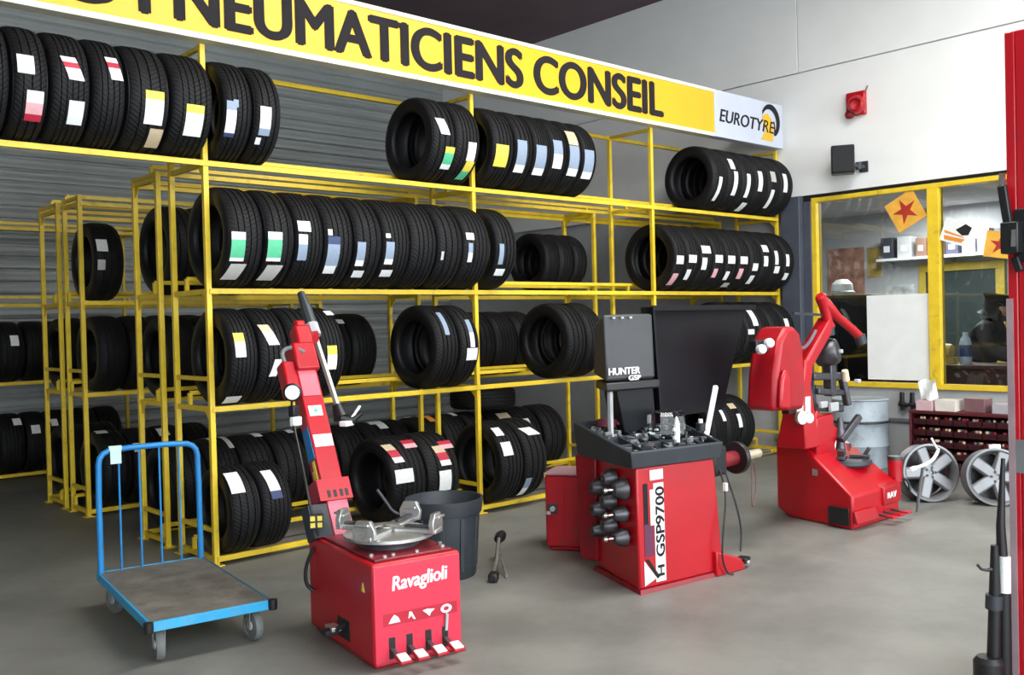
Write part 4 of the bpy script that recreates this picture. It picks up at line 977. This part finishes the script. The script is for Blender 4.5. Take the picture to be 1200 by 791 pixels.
def alloy(name, c, nrm, r, label, spokes=5, twist=0):
    t = thing(name, c, label, 'wheel', 'loose alloy wheels'); c = Vector(c); n = Vector(nrm).normalized()
    m = MB(); m.lathe([(r*.93, -.17), (r, -.175), (r*.99, -.15), (r*.86, -.12), (r*.84, -.03), (r*.92, 0.0), (r, .012), (r, .022), (r*.93, .025), (r*.88, .01), (r*.80, -.03), (r*.82, -.12)], c, n, 48, closed=True); m.build('barrel', ALU, t)
    up = Vector((0, 0, 1)); e1 = (up-n*up.dot(n)).normalized(); e2 = n.cross(e1)
    for k in range(spokes):
        a = 2*math.pi*k/spokes+twist; d = e1*math.cos(a)+e2*math.sin(a); q = n.cross(d)
        m = MB(); m.hexa([c+d*r*.16+q*.055-n*.02, c+d*r*.16-q*.055-n*.02, c+d*r*.90-q*.055-n*.005, c+d*r*.90+q*.055-n*.005, c+d*r*.16+q*.035+n*.012, c+d*r*.16-q*.035+n*.012, c+d*r*.90-q*.04+n*.015, c+d*r*.90+q*.04+n*.015]); m.build('spoke', ALU, t, bevel=.008)
    m = MB(); m.lathe([(0, -.05), (r*.27, -.05), (r*.27, .0), (r*.2, .012), (r*.11, .012), (r*.10, -.005), (0, -.005)], c, n, 30); m.build('hub', ALU, t)
    m = MB()
    for k in range(spokes):
        a = 2*math.pi*(k+.5)/spokes+twist; d = e1*math.cos(a)+e2*math.sin(a); p = c+d*r*.165; m.cyl(p, p+n*.015, .011, seg=10)
    m.build('bolt_holes', BLK, t)
    m = MB(); m.lathe([(0, -.155), (r*.80, -.15), (r*.80, -.165), (0, -.17)], c, n, 30); m.build('barrel_shade_disc', BLK, t)  # black disc stands in for the shade inside the open barrel
    return t
alloy('alloy_wheel', (5.19, -2.55, .245), (-.62, -.76, .16), .243, 'silver five-spoke alloy wheel leaning in front of the dark red bins', 5, .3)
alloy('alloy_wheel', (5.36, -3.02, .235), (-.80, -.58, .16), .235, 'silver alloy wheel half hidden by the red lift column', 5, .9)
m = MB(); m.tube([(4.40, -2.75, .385), (4.60, -2.75, .39), (4.79, -2.75, .41), (4.89, -2.75, .47), (4.895, -2.75, .50)], [.012, .018, .02, .02, .014], 10, smoothn=2); m.tube([(4.89, -2.75, .49), (4.86, -2.74, .53), (4.845, -2.72, .585)], .009, smoothn=1)
o = m.build('wheel_lever', WPL, org=(4.9, -2.5, 0)); tag(o, 'curved pale lever handle beside the silver alloy wheel', 'lever')
m = MB(); m.tube([(4.62, -2.75, .38), (4.66, -2.70, .2), (4.70, -2.66, .0)], .012); m.build('stand', GRY, o)
m = MB(); m.box((5.75, -2.86, .41), (.10, .02, .08), rz=-40); 
m.bar((5.76, -2.85, 0), (5.76, -2.85, .40), .02, mi=1); o = m.build('label_stand', [WPL, GRY], org=(5.75, -2.86, 0)); tag(o, 'small white card standing between the two alloy wheels', 'card')
# tools on the grey wall under the window
for i, (yy, zz) in enumerate(((-1.43, .70), (-1.54, .70))):
    m = MB(); m.cyl((XW-.05,yy,zz-.06),(XW,yy,zz-.06),.008); m.tube([(XW-.05, yy, zz+.06), (XW-.05, yy, zz-.04), (XW-.05, yy-.01, zz-.13)], [.022, .026, .02], 12); m.tube([(XW-.05, yy+.03, zz-.06), (XW-.05, yy-.06, zz-.08)], [.03, .024], 12); m.cyl((XW, yy, zz+.04), (XW-.05, yy, zz+.04), .008)
    o = m.build('hanging_air_tool', BLK, org=(XW-.05, yy, zz)); tag(o, ['black air tool hanging left on the grey wall under the window', 'black air tool hanging nearer the parts cabinet under the window'][i], 'tool')
gd = thing('steel_drum', (6.62, -1.18, 0), 'pale blue grey steel drum behind the far tyre changer', 'drum')
m = MB(); m.lathe([(0, .0), (.27, .0), (.28, .01), (.28, .22), (.29, .235), (.28, .25), (.28, .46), (.29, .475), (.28, .49), (.28, .70), (.29, .71), (.28, .72), (.25, .71), (0, .71)], (6.62, -1.18, 0), seg=40); m.build('body', mat('drum_blue_grey', (.36, .42, .47), .45, var=.08, dirt=(.2, .22, .24), dscale=4), gd)
m = MB(); m.lathe([(.277, .465), (.293, .47), (.293, .49), (.277, .495)], (6.62, -1.18, 0), seg=40, closed=True); m.build('band', DGR, gd)
# ------------------------------------------------------------------ things on the white wall
sr = thing('siren', (XW-.06, -1.0, 3.87), 'red alarm siren mounted high on the white wall', 'siren')
m = MB(); m.b2((XW-.12, -1.11, 3.76), (XW-.06, -.89, 4.02)); m.build('back_box', RED, sr, bevel=.015)
m = MB(); m.lathe([(0, .0), (.09, 0), (.10, .04), (.085, .09), (.06, .11), (.055, .07), (0, .06)], (XW-.12, -1.03, 3.87), (-1, -.25, -.1), 28); m.build('horn', RED, sr)
m = MB(); m.lathe([(0, 0), (.05, 0), (.045, .05), (0, .07)], (XW-.12, -.95, 3.78), (-1, 0, -.2), 20); m.build('lamp', REDD, sr)
m = MB(); m.tube([(XW-.065, -1.1, 4.02), (XW-.066, -1.12, 4.07)], .008); m.build('cable_entry', GRY, sr)
spk = thing('wall_speaker', (XW-.06, -.95, 3.26), 'black loudspeaker on a wall bracket below the red siren', 'speaker')
Xs = frame((XW-.28, -.93, 3.27), 30)
m = MB(Xs); m.b2((-.10, -.12, -.15), (.10, .12, .15)); m.build('enclosure', BLK, spk, bevel=.015)
m = MB(Xs); m.b2((-.106, -.108, -.138), (-.10, .108, .138)); m.build('grille', mat('speaker_cloth', (.012, .013, .015), .8, bump=.3, bscale=300), spk, bevel=.003)
m = MB(); m.bar((XW-.22, -.98, 3.22), (XW-.06, -1.06, 3.20), .04); m.b2((XW-.075, -1.11, 3.14), (XW-.06, -1.01, 3.26)); m.cyl((XW-.12, -1.03, 3.17), (XW-.12, -1.03, 3.25), .035); m.build('bracket', DGR, spk, bevel=.004)
# ------------------------------------------------------------------ papers on the window
m = MB(); m.b2((XW-.012, -1.715, .885), (XW-.006, -1.035, 1.80)); o = m.build('poster', WHT, org=(XW, -1.37, 1.3)); tag(o, 'large blank white poster on the window left of the yellow mullion', 'poster')
for (dy, dz) in ((-.3, -.42), (.3, -.42), (-.3, .42), (.3, .42)):
    m = MB(); m.b2((XW-.0135, -1.375+dy-.02, 1.342+dz-.012), (XW-.012, -1.375+dy+.02, 1.342+dz+.012)); m.build('tape', PAPR, o)
ORG_P = mat('orange_card', (.80, .42, .06), .5, var=.12, scale=12); RINK = mat('dark_red_print', (.42, .03, .02), .5); 
def flyer(y, z, w, h, rot, kind, label, grp='flyers on the window'):
    Xf = Matrix.Translation((XW-.015, y, z)) @ Matrix(((0, 0, -1, 0), (-1, 0, 0, 0), (0, 1, 0, 0), (0, 0, 0, 1))) @ Matrix.Rotation(R_(rot), 4, 'Z')
    m = MB(Xf); m.b2((-w/2, -h/2, 0), (w/2, h/2, .004)); o = m.build('flyer', ORG_P if kind == 0 else PAPR, org=(XW-.015, y, z)); tag(o, label, 'flyer', grp)
    m = MB(Xf)
    if kind == 0:
        pts = []
        for k in range(10):
            a = R_(90+36*k); r = (.42 if k % 2 == 0 else .15)*min(w, h); pts.append((r*math.cos(a), r*math.sin(a)))
        m.prism(pts, Matrix.Identity(4), .004, .0055); m.build('star_print', RINK, o)
    else:
        m.prism([(-.02, .02), (.06, .10), (.13, .08), (.12, .0), (.06, -.02)], Matrix.Identity(4), .004, .0055); m.prism([(-.12, -.06), (.10, -.05), (.08, -.09), (-.10, -.10)], Matrix.Identity(4), .004, .0055, 1); m.prism([(-.13, -.01), (.06, -.025), (.1, -.04), (-.12, -.035)], Matrix.Identity(4), .004, .0055, 1)
        m.build('print', [INK, LABC['O']], o)
flyer(-1.49, 2.68, .34, .34, 28, 0, 'orange flyer with dark red star left of the yellow mullion')
flyer(-2.02, 2.41, .30, .24, -20, 1, 'white flyer with black and orange print right of the mullion', 'printed flyers on the window')
flyer(-2.44, 2.25, .30, .26, -10, 0, 'orange flyer with red star partly behind the lift column')
# ------------------------------------------------------------------ inside the office
def bx(name, lo, hi, mt, label, cat, group=None, bevel=.006):
    m = MB(); m.b2(lo, hi); o = m.build(name, mt, bevel=bevel, org=((lo[0]+hi[0])/2, (lo[1]+hi[1])/2, lo[2])); tag(o, label, cat, group); return o
cb_ = thing('office_cabinet', (7.9, -.35, 0), 'tall black cabinet behind the glass left of the white poster', 'cabinet')
m = MB(); m.b2((7.75, -.75, 0), (8.2, .05, 1.83)); m.build('body', BLK, cb_, bevel=.01)
m = MB(); m.b2((7.738, -.345, .06), (7.75, .04, 1.80)); m.build('door', BLKS, cb_, bevel=.004)
m = MB(); m.b2((7.738, -.74, .06), (7.75, -.355, 1.80)); m.build('door', BLKS, cb_, bevel=.004)
m = MB(); m.bar((7.72, -.32, .9), (7.72, -.32, 1.1), .015); m.build('handle', CHR, cb_)
m = MB(); m.lathe([(0, 0), (.10, 0), (.13, .06), (.12, .14), (.07, .19), (0, .20)], (7.95, -.28, 1.83), seg=26); o = m.build('white_helmet', WPL, org=(7.95, -.28, 1.83)); tag(o, 'white rounded helmet on top of the tall black cabinet', 'helmet')
m = MB(); m.lathe([(.128, .04), (.15, .03), (.15, .045), (.128, .06)], (7.95, -.28, 1.83), seg=26, closed=True); m.build('brim', LGR, o)
# posters on the office wall
for i, (y0, y1, z0, z1, c, lab) in enumerate(((1.55, .95, 1.75, 2.62, (.42, .22, .16), 'brownish pink wall poster at the left of the office wall'), (.90, .68, 2.15, 2.6, (.60, .42, .12), 'small yellow brown poster right of the pinkish poster'), (.62, .20, 1.72, 2.02, (.62, .66, .70), 'pale notice sheet on the office wall left of the yellow door'))):
    m = MB(); m.b2((OX-.012, y1, z0), (OX-.001, y0, z1)); o = m.build('wall_poster', mat('poster_print_%d' % i, c, .6, var=.5, scale=6), org=(OX, (y0+y1)/2, z0)); tag(o, lab, 'poster')
sh = thing('wall_shelf', (OX, -.35, 2.38), 'long pale shelf above the yellow office door', 'shelf')
m = MB(); m.b2((OX-.30, -2.4, 2.36), (OX, .62, 2.40)); m.build('board', WPL, sh, bevel=.004)
for yy in (.5, -.4, -1.3, -2.2):
    m = MB(); m.prism([(0, 0), (-.22, 0), (0, -.05)], Matrix(((1, 0, 0, OX), (0, 0, 1, yy), (0, 1, 0, 2.36), (0, 0, 0, 1))), -.01, .01); m.build('bracket', LGR, sh)
random.seed(5); yy = .56; k = 0
colsB = [((.05, .05, .08), 'black'), ((.22, .2, .28), 'grey violet'), ((.5, .52, .55), 'pale grey'), ((.10, .10, .16), 'dark blue'), ((.35, .2, .15), 'brown'), ((.65, .66, .68), 'white')]
ORDB = ['first', 'second', 'third', 'fourth', 'fifth', 'sixth', 'seventh', 'eighth', 'ninth', 'tenth', 'eleventh', 'twelfth', 'thirteenth', 'fourteenth']
while yy > -2.3 and k < 13:
    w = random.uniform(.14, .2); h = random.uniform(.20, .34); c, cn = colsB[(k*5+k//3) % 6]
    m = MB(); m.b2((OX-.26, yy-w, 2.40), (OX-.05, yy, 2.40+h)); o = m.build('storage_box', mat('box_'+cn, c, .6) if ('box_'+cn) not in bpy.data.materials else bpy.data.materials['box_'+cn], bevel=.006, org=(OX-.15, yy-w/2, 2.4)); tag(o, cn+' box, '+ORDB[k]+' from left on the office shelf', 'box', 'boxes on the office shelf')
    m = MB(); m.b2((OX-.2625, yy-w*.75, 2.40+h*.3), (OX-.26, yy-w*.25, 2.40+h*.6)); m.build('front_label', PAPR, o)
    yy -= w+random.uniform(.02, .08); k += 1
# desk with things on it
dk = thing('office_desk', (8.2, -1.7, 0), 'dark wooden desk behind the window, right of the mullion', 'desk')
m = MB(); m.b2((7.75, -2.7, .98), (8.35, -.85, 1.02)); m.build('worktop', mat('dark_desk', (.07, .035, .03), .5, var=.2), dk, bevel=.004)
m = MB(); m.b2((7.80, -2.65, .05), (7.83, -.9, .98)); m.build('modesty_panel', mat('desk_panel', (.06, .03, .028), .6, var=.25), dk)
for yy in (-2.65, -.93):
    m = MB(); m.b2((7.83, yy, 0), (8.3, yy+.03, .98)); m.build('side_panel', bpy.data.materials['desk_panel'], dk)
m = MB(); m.lathe([(0, 0), (.075, 0), (.08, .02), (.08, .13), (0, .13)], (8.0, -1.56, 1.16), (0, 1, .1), 20); m.b2((7.93, -1.60, 1.02), (8.07, -1.46, 1.09)); o = m.build('desk_lamp', mat('amber_tape', (.62, .45, .12), .4), org=(8, -1.56, 1.02)); tag(o, 'small amber yellow lamp on the office desk by the mullion', 'lamp')
m = MB(); m.lathe([(0, 0), (.06, 0), (.065, .02), (.065, .22), (.05, .28), (.03, .31), (.03, .35), (0, .35)], (8.05, -1.69, 1.02), seg=24); o = m.build('water_bottle', mat('pale_blue_plastic', (.5, .6, .75), .3, var=.2, scale=8), org=(8.05, -1.69, 1.02)); tag(o, 'tall pale blue bottle on the office desk', 'bottle')
m = MB(); m.lathe([(.066, .08), (.0665, .1), (.0665, .2), (.066, .21)], (8.05, -1.69, 1.02), seg=24); m.build('wrap', mat('navy_wrap', (.03, .06, .2), .4), o)
m = MB(); m.b2((7.735, -1.12, 1.55), (7.745, -1.02, 2.05)); 
for q in range(4): m.b2((7.733, -1.11, 1.58+q*.12), (7.735, -1.03, 1.66+q*.12), 1)
o = m.build('notice_strip', [LABC['T'], GRY], org=(7.74, -1.07, 1.55)); bpy.data.objects.remove(o)
# person behind the glass, bending to the right
P0 = Vector((8.75, -1.58, 0))
def skin_body(name, pts, edges, rad, mt, org, parent=None, lvl=2):
    me = bpy.data.meshes.new(name); me.from_pydata([Vector(p)-Vector(org) for p in pts], edges, []); me.materials.append(mt)
    o = bpy.data.objects.new(name, me); COL.objects.link(o); ORG[o.name] = Vector(org)
    sk = o.modifiers.new('skin', 'SKIN'); sk.use_smooth_shade = True
    for i, r in enumerate(rad): me.skin_vertices[0].data[i].radius = (r, r) if not isinstance(r, tuple) else r
    me.skin_vertices[0].data[0].use_root = True
    ss = o.modifiers.new('sub', 'SUBSURF'); ss.levels = lvl; ss.render_levels = lvl
    if parent: o.parent = parent
    else: o.location = org
    return o
jk = mat('dark_jacket', (.035, .03, .035), .75, var=.3, scale=10); jn = mat('dark_jeans', (.05, .06, .09), .8, var=.2); sk_ = mat('skin', (.45, .27, .2), .55); hr = mat('black_hair', (.01, .01, .01), .5)
B = P0
def pv(x, y, z): return (B.x+x, B.y+y, z)
body = [pv(0, 0, .95), pv(0, -.03, 1.15), pv(0, -.09, 1.38), pv(0, -.15, 1.46), pv(-.01, -.20, 1.54), pv(-.01, -.23, 1.63), pv(-.01, -.235, 1.70),
        pv(-.09, .02, .88), pv(-.10, .02, .48), pv(-.10, .05, .09), pv(-.14, -.06, .04), pv(.09, 0, .88), pv(.11, -.02, .48), pv(.11, .03, .09), pv(.08, -.09, .04),
        pv(-.17, -.11, 1.38), pv(-.22, -.20, 1.14), pv(-.18, -.42, 1.08), pv(-.17, -.48, 1.07), pv(.17, -.11, 1.38), pv(.23, -.2, 1.14), pv(.19, -.40, 1.07), pv(.18, -.46, 1.06)]
ed = [(0, 1), (1, 2), (2, 3), (3, 4), (4, 5), (5, 6), (0, 7), (7, 8), (8, 9), (9, 10), (0, 11), (11, 12), (12, 13), (13, 14), (2, 15), (15, 16), (16, 17), (17, 18), (2, 19), (19, 20), (20, 21), (21, 22)]
rd = [(.15, .11), (.14, .105), (.155, .10), .06, .07, .125, .10, .085, .06, .042, .035, .085, .06, .042, .035, .062, .05, .038, .036, .062, .05, .038, .036]
pe = skin_body('person', body, ed, rd, sk_, B); tag(pe, 'person in dark jacket leaning over the desk behind the glass', 'person')
# clothing
j = [body[i] for i in (0, 1, 2, 3, 15, 16, 17, 19, 20, 21)]; 
skin_body('jacket', j, [(0, 1), (1, 2), (2, 3), (2, 4), (4, 5), (5, 6), (2, 7), (7, 8), (8, 9)], [(.22, .18), (.22, .18), (.24, .18), .11, .115, .10, .085, .115, .10, .085], jk, B, pe)
t_ = [body[i] for i in (0, 7, 8, 9, 11, 12, 13)]
skin_body('trousers', t_, [(0, 1), (1, 2), (2, 3), (0, 4), (4, 5), (5, 6)], [(.17, .13), .10, .075, .06, .10, .075, .06], jn, B, pe)
skin_body('hair', [pv(.0, -.195, 1.655), pv(.0, -.205, 1.715), pv(.0, -.17, 1.60), pv(.0, -.235, 1.735)], [(0, 1), (0, 2), (1, 3)], [.135, .125, .11, .10], hr, B, pe)
hd = Vector(pv(-.01, -.235, 1.64))
m = MB(); m.lathe([(0, 0), (.016, 0), (.008, .05), (0, .052)], hd+Vector((-.01, -.10, -.015)), (-.1, -.3, 1), 8); m.tube([hd+Vector((-.03, -.085, -.05)), hd+Vector((.02, -.09, -.05))], .006); m.build('face_features', sk_, pe)
for s, (hx, hy, hz) in ((-1, (-.17, -.48, 1.07)), (1, (.18, -.46, 1.06))):
    h = Vector(pv(hx, hy, hz))
    for q in range(4):
        off = (q-1.5)*.018; L_ = [.07, .08, .075, .06][q]
        m = MB(); m.tube([h+Vector((off, -.02, 0)), h+Vector((off*1.1, -.02-L_*.6, -.006)), h+Vector((off*1.1, -.02-L_, -.03))], [.009, .0085, .006], 8); m.build('finger', sk_, pe)
    m = MB(); m.tube([h+Vector((-s*.03, 0, 0)), h+Vector((-s*.055, -.035, -.008)), h+Vector((-s*.055, -.06, -.02))], [.011, .01, .007], 8); m.build('thumb', sk_, pe)
for (fx, fy) in ((-.13, -.02), (.09, -.03)):
    m = MB(); m.hexa([pv(fx-.05, fy-.13, 0), pv(fx+.05, fy-.13, 0), pv(fx+.05, fy+.13, 0), pv(fx-.05, fy+.13, 0), pv(fx-.04, fy-.11, .05), pv(fx+.04, fy-.11, .05), pv(fx+.045, fy+.12, .10), pv(fx-.045, fy+.12, .10)]); m.build('shoe', BLK, pe, bevel=.02)
# ------------------------------------------------------------------ lift column at the right edge
LX, LY = 1.40, -4.59
lc = thing('lift_column', (LX+.17, LY-.2, 0), 'tall red vehicle lift column at the right edge of the view', 'lift')
m = MB(); m.b2((LX, LY-.04, .02), (LX+.36, LY, 2.76)); m.b2((LX, LY-.40, .02), (LX+.03, LY-.04, 2.76)); m.b2((LX+.33, LY-.40, .02), (LX+.36, LY-.04, 2.76)); m.b2((LX+.03, LY-.40, .02), (LX+.08, LY-.37, 2.76)); m.b2((LX+.28, LY-.40, .02), (LX+.33, LY-.37, 2.76)); m.build('mast', RED, lc, bevel=.006)
m = MB(); m.b2((LX-.08, LY-.48, 0), (LX+.44, LY+.08, .02)); m.build('base_plate', REDD, lc, bevel=.003)
m = MB(); m.b2((LX-.012, LY-.30, 1.80), (LX, LY-.03, 2.02)); m.box((LX-.03, LY-.03, 1.9), (.07, .07, .13)); m.bar((LX-.03, LY-.02, 1.93), (LX-.045, LY+.0, 2.12), .03, .035); m.bar((LX-.03, LY-.04, 1.82), (LX-.03, LY-.06, 1.76), .03); m.build('safety_latch', BLK, lc, bevel=.01)
m = MB(); m.bar((LX-.07, LY-.05, 1.86), (LX-.06, LY-.05, 1.93), .016); m.bar((LX-.045, LY+.0, 2.12), (LX-.04, LY, 2.17), .02); m.build('latch_pin', CHR, lc)
m = MB(); m.b2((LX-.003, LY-.41, .92), (LX+.363, LY+.003, 1.06)); m.build('grey_band', GRY, lc)
m = MB(); m.b2((LX-.006, LY-.02, .02), (LX+.02, LY+.006, 1.65)); m.build('edge_guard', mat('edge_grey', (.30, .22, .24), .5), lc)
m = MB(); m.b2((LX-.004, LY-.12, .80), (LX, LY-.07, .87)); m.b2((LX-.004, LY-.20, .74), (LX, LY-.17, .84)); m.build('scuff_sticker', WPL, lc)
la = thing('lift_arm', (1.30, -4.53, 0), 'folded black lift arm with hook at the foot of the red column', 'lift arm')
m = MB(); m.tube([(1.325, -4.535, .10), (1.325, -4.545, .40), (1.32, -4.55, .62)], [.028, .024, .016], 12); m.tube([(1.375, -4.56, .05), (1.37, -4.565, .40), (1.36, -4.56, .70), (1.37, -4.57, .98)], [.03, .028, .018, .008], 12); m.build('upright', BLK, la)
m = MB(); m.tube([(1.32, -4.55, .52), (1.28, -4.515, .515), (1.265, -4.50, .54)], [.012, .01, .006], 10, smoothn=1); m.build('hook', BLK, la)
m = MB(); m.tube([(1.352, -4.575, .42), (1.355, -4.575, .57)], .024, 14); m.build('white_sleeve', WPL, la)
m = MB(); m.tube([(1.325, -4.54, .35), (1.325, -4.543, .41)], .034, 14); m.build('collar', DGR, la)
m = MB(); m.lathe([(0, 0), (.06, 0), (.06, .11), (.045, .13), (0, .13)], (1.30, -4.525, .021), seg=24); m.build('foot', BLK, la)
# ------------------------------------------------------------------ light
wd = bpy.data.worlds.new('sky'); SC.world = wd; wd.use_nodes = True
nt = wd.node_tree; bg = nt.nodes['Background']; bg.inputs[0].default_value = (.90, .96, 1.0, 1); bg.inputs[1].default_value = 5.2
roof_fill = bpy.data.lights.new('added_roof_fill', 'AREA'); roof_fill.shape = 'RECTANGLE'; roof_fill.size = 5.0; roof_fill.size_y = 1.2; roof_fill.energy = 330; roof_fill.color = (1, .98, .94)  # unseen area fill added under the ceiling, without a fixture
so = bpy.data.objects.new('added_roof_fill', roof_fill); COL.objects.link(so); so.location = (2.5, -3.6, ZC-.05)
ol = bpy.data.lights.new('office_light', 'AREA'); ol.shape = 'RECTANGLE'; ol.size = 2.4; ol.size_y = .5; ol.energy = 110
oo = bpy.data.objects.new('office_light', ol); COL.objects.link(oo); oo.location = (9.3, -.6, 3.05)
SC.view_settings.view_transform = 'Standard'; SC.view_settings.look = 'None'; SC.view_settings.gamma = 1.0; SC.view_settings.use_curve_mapping = False
SC.view_settings.exposure = 0.22
SC.cycles.use_denoising = True
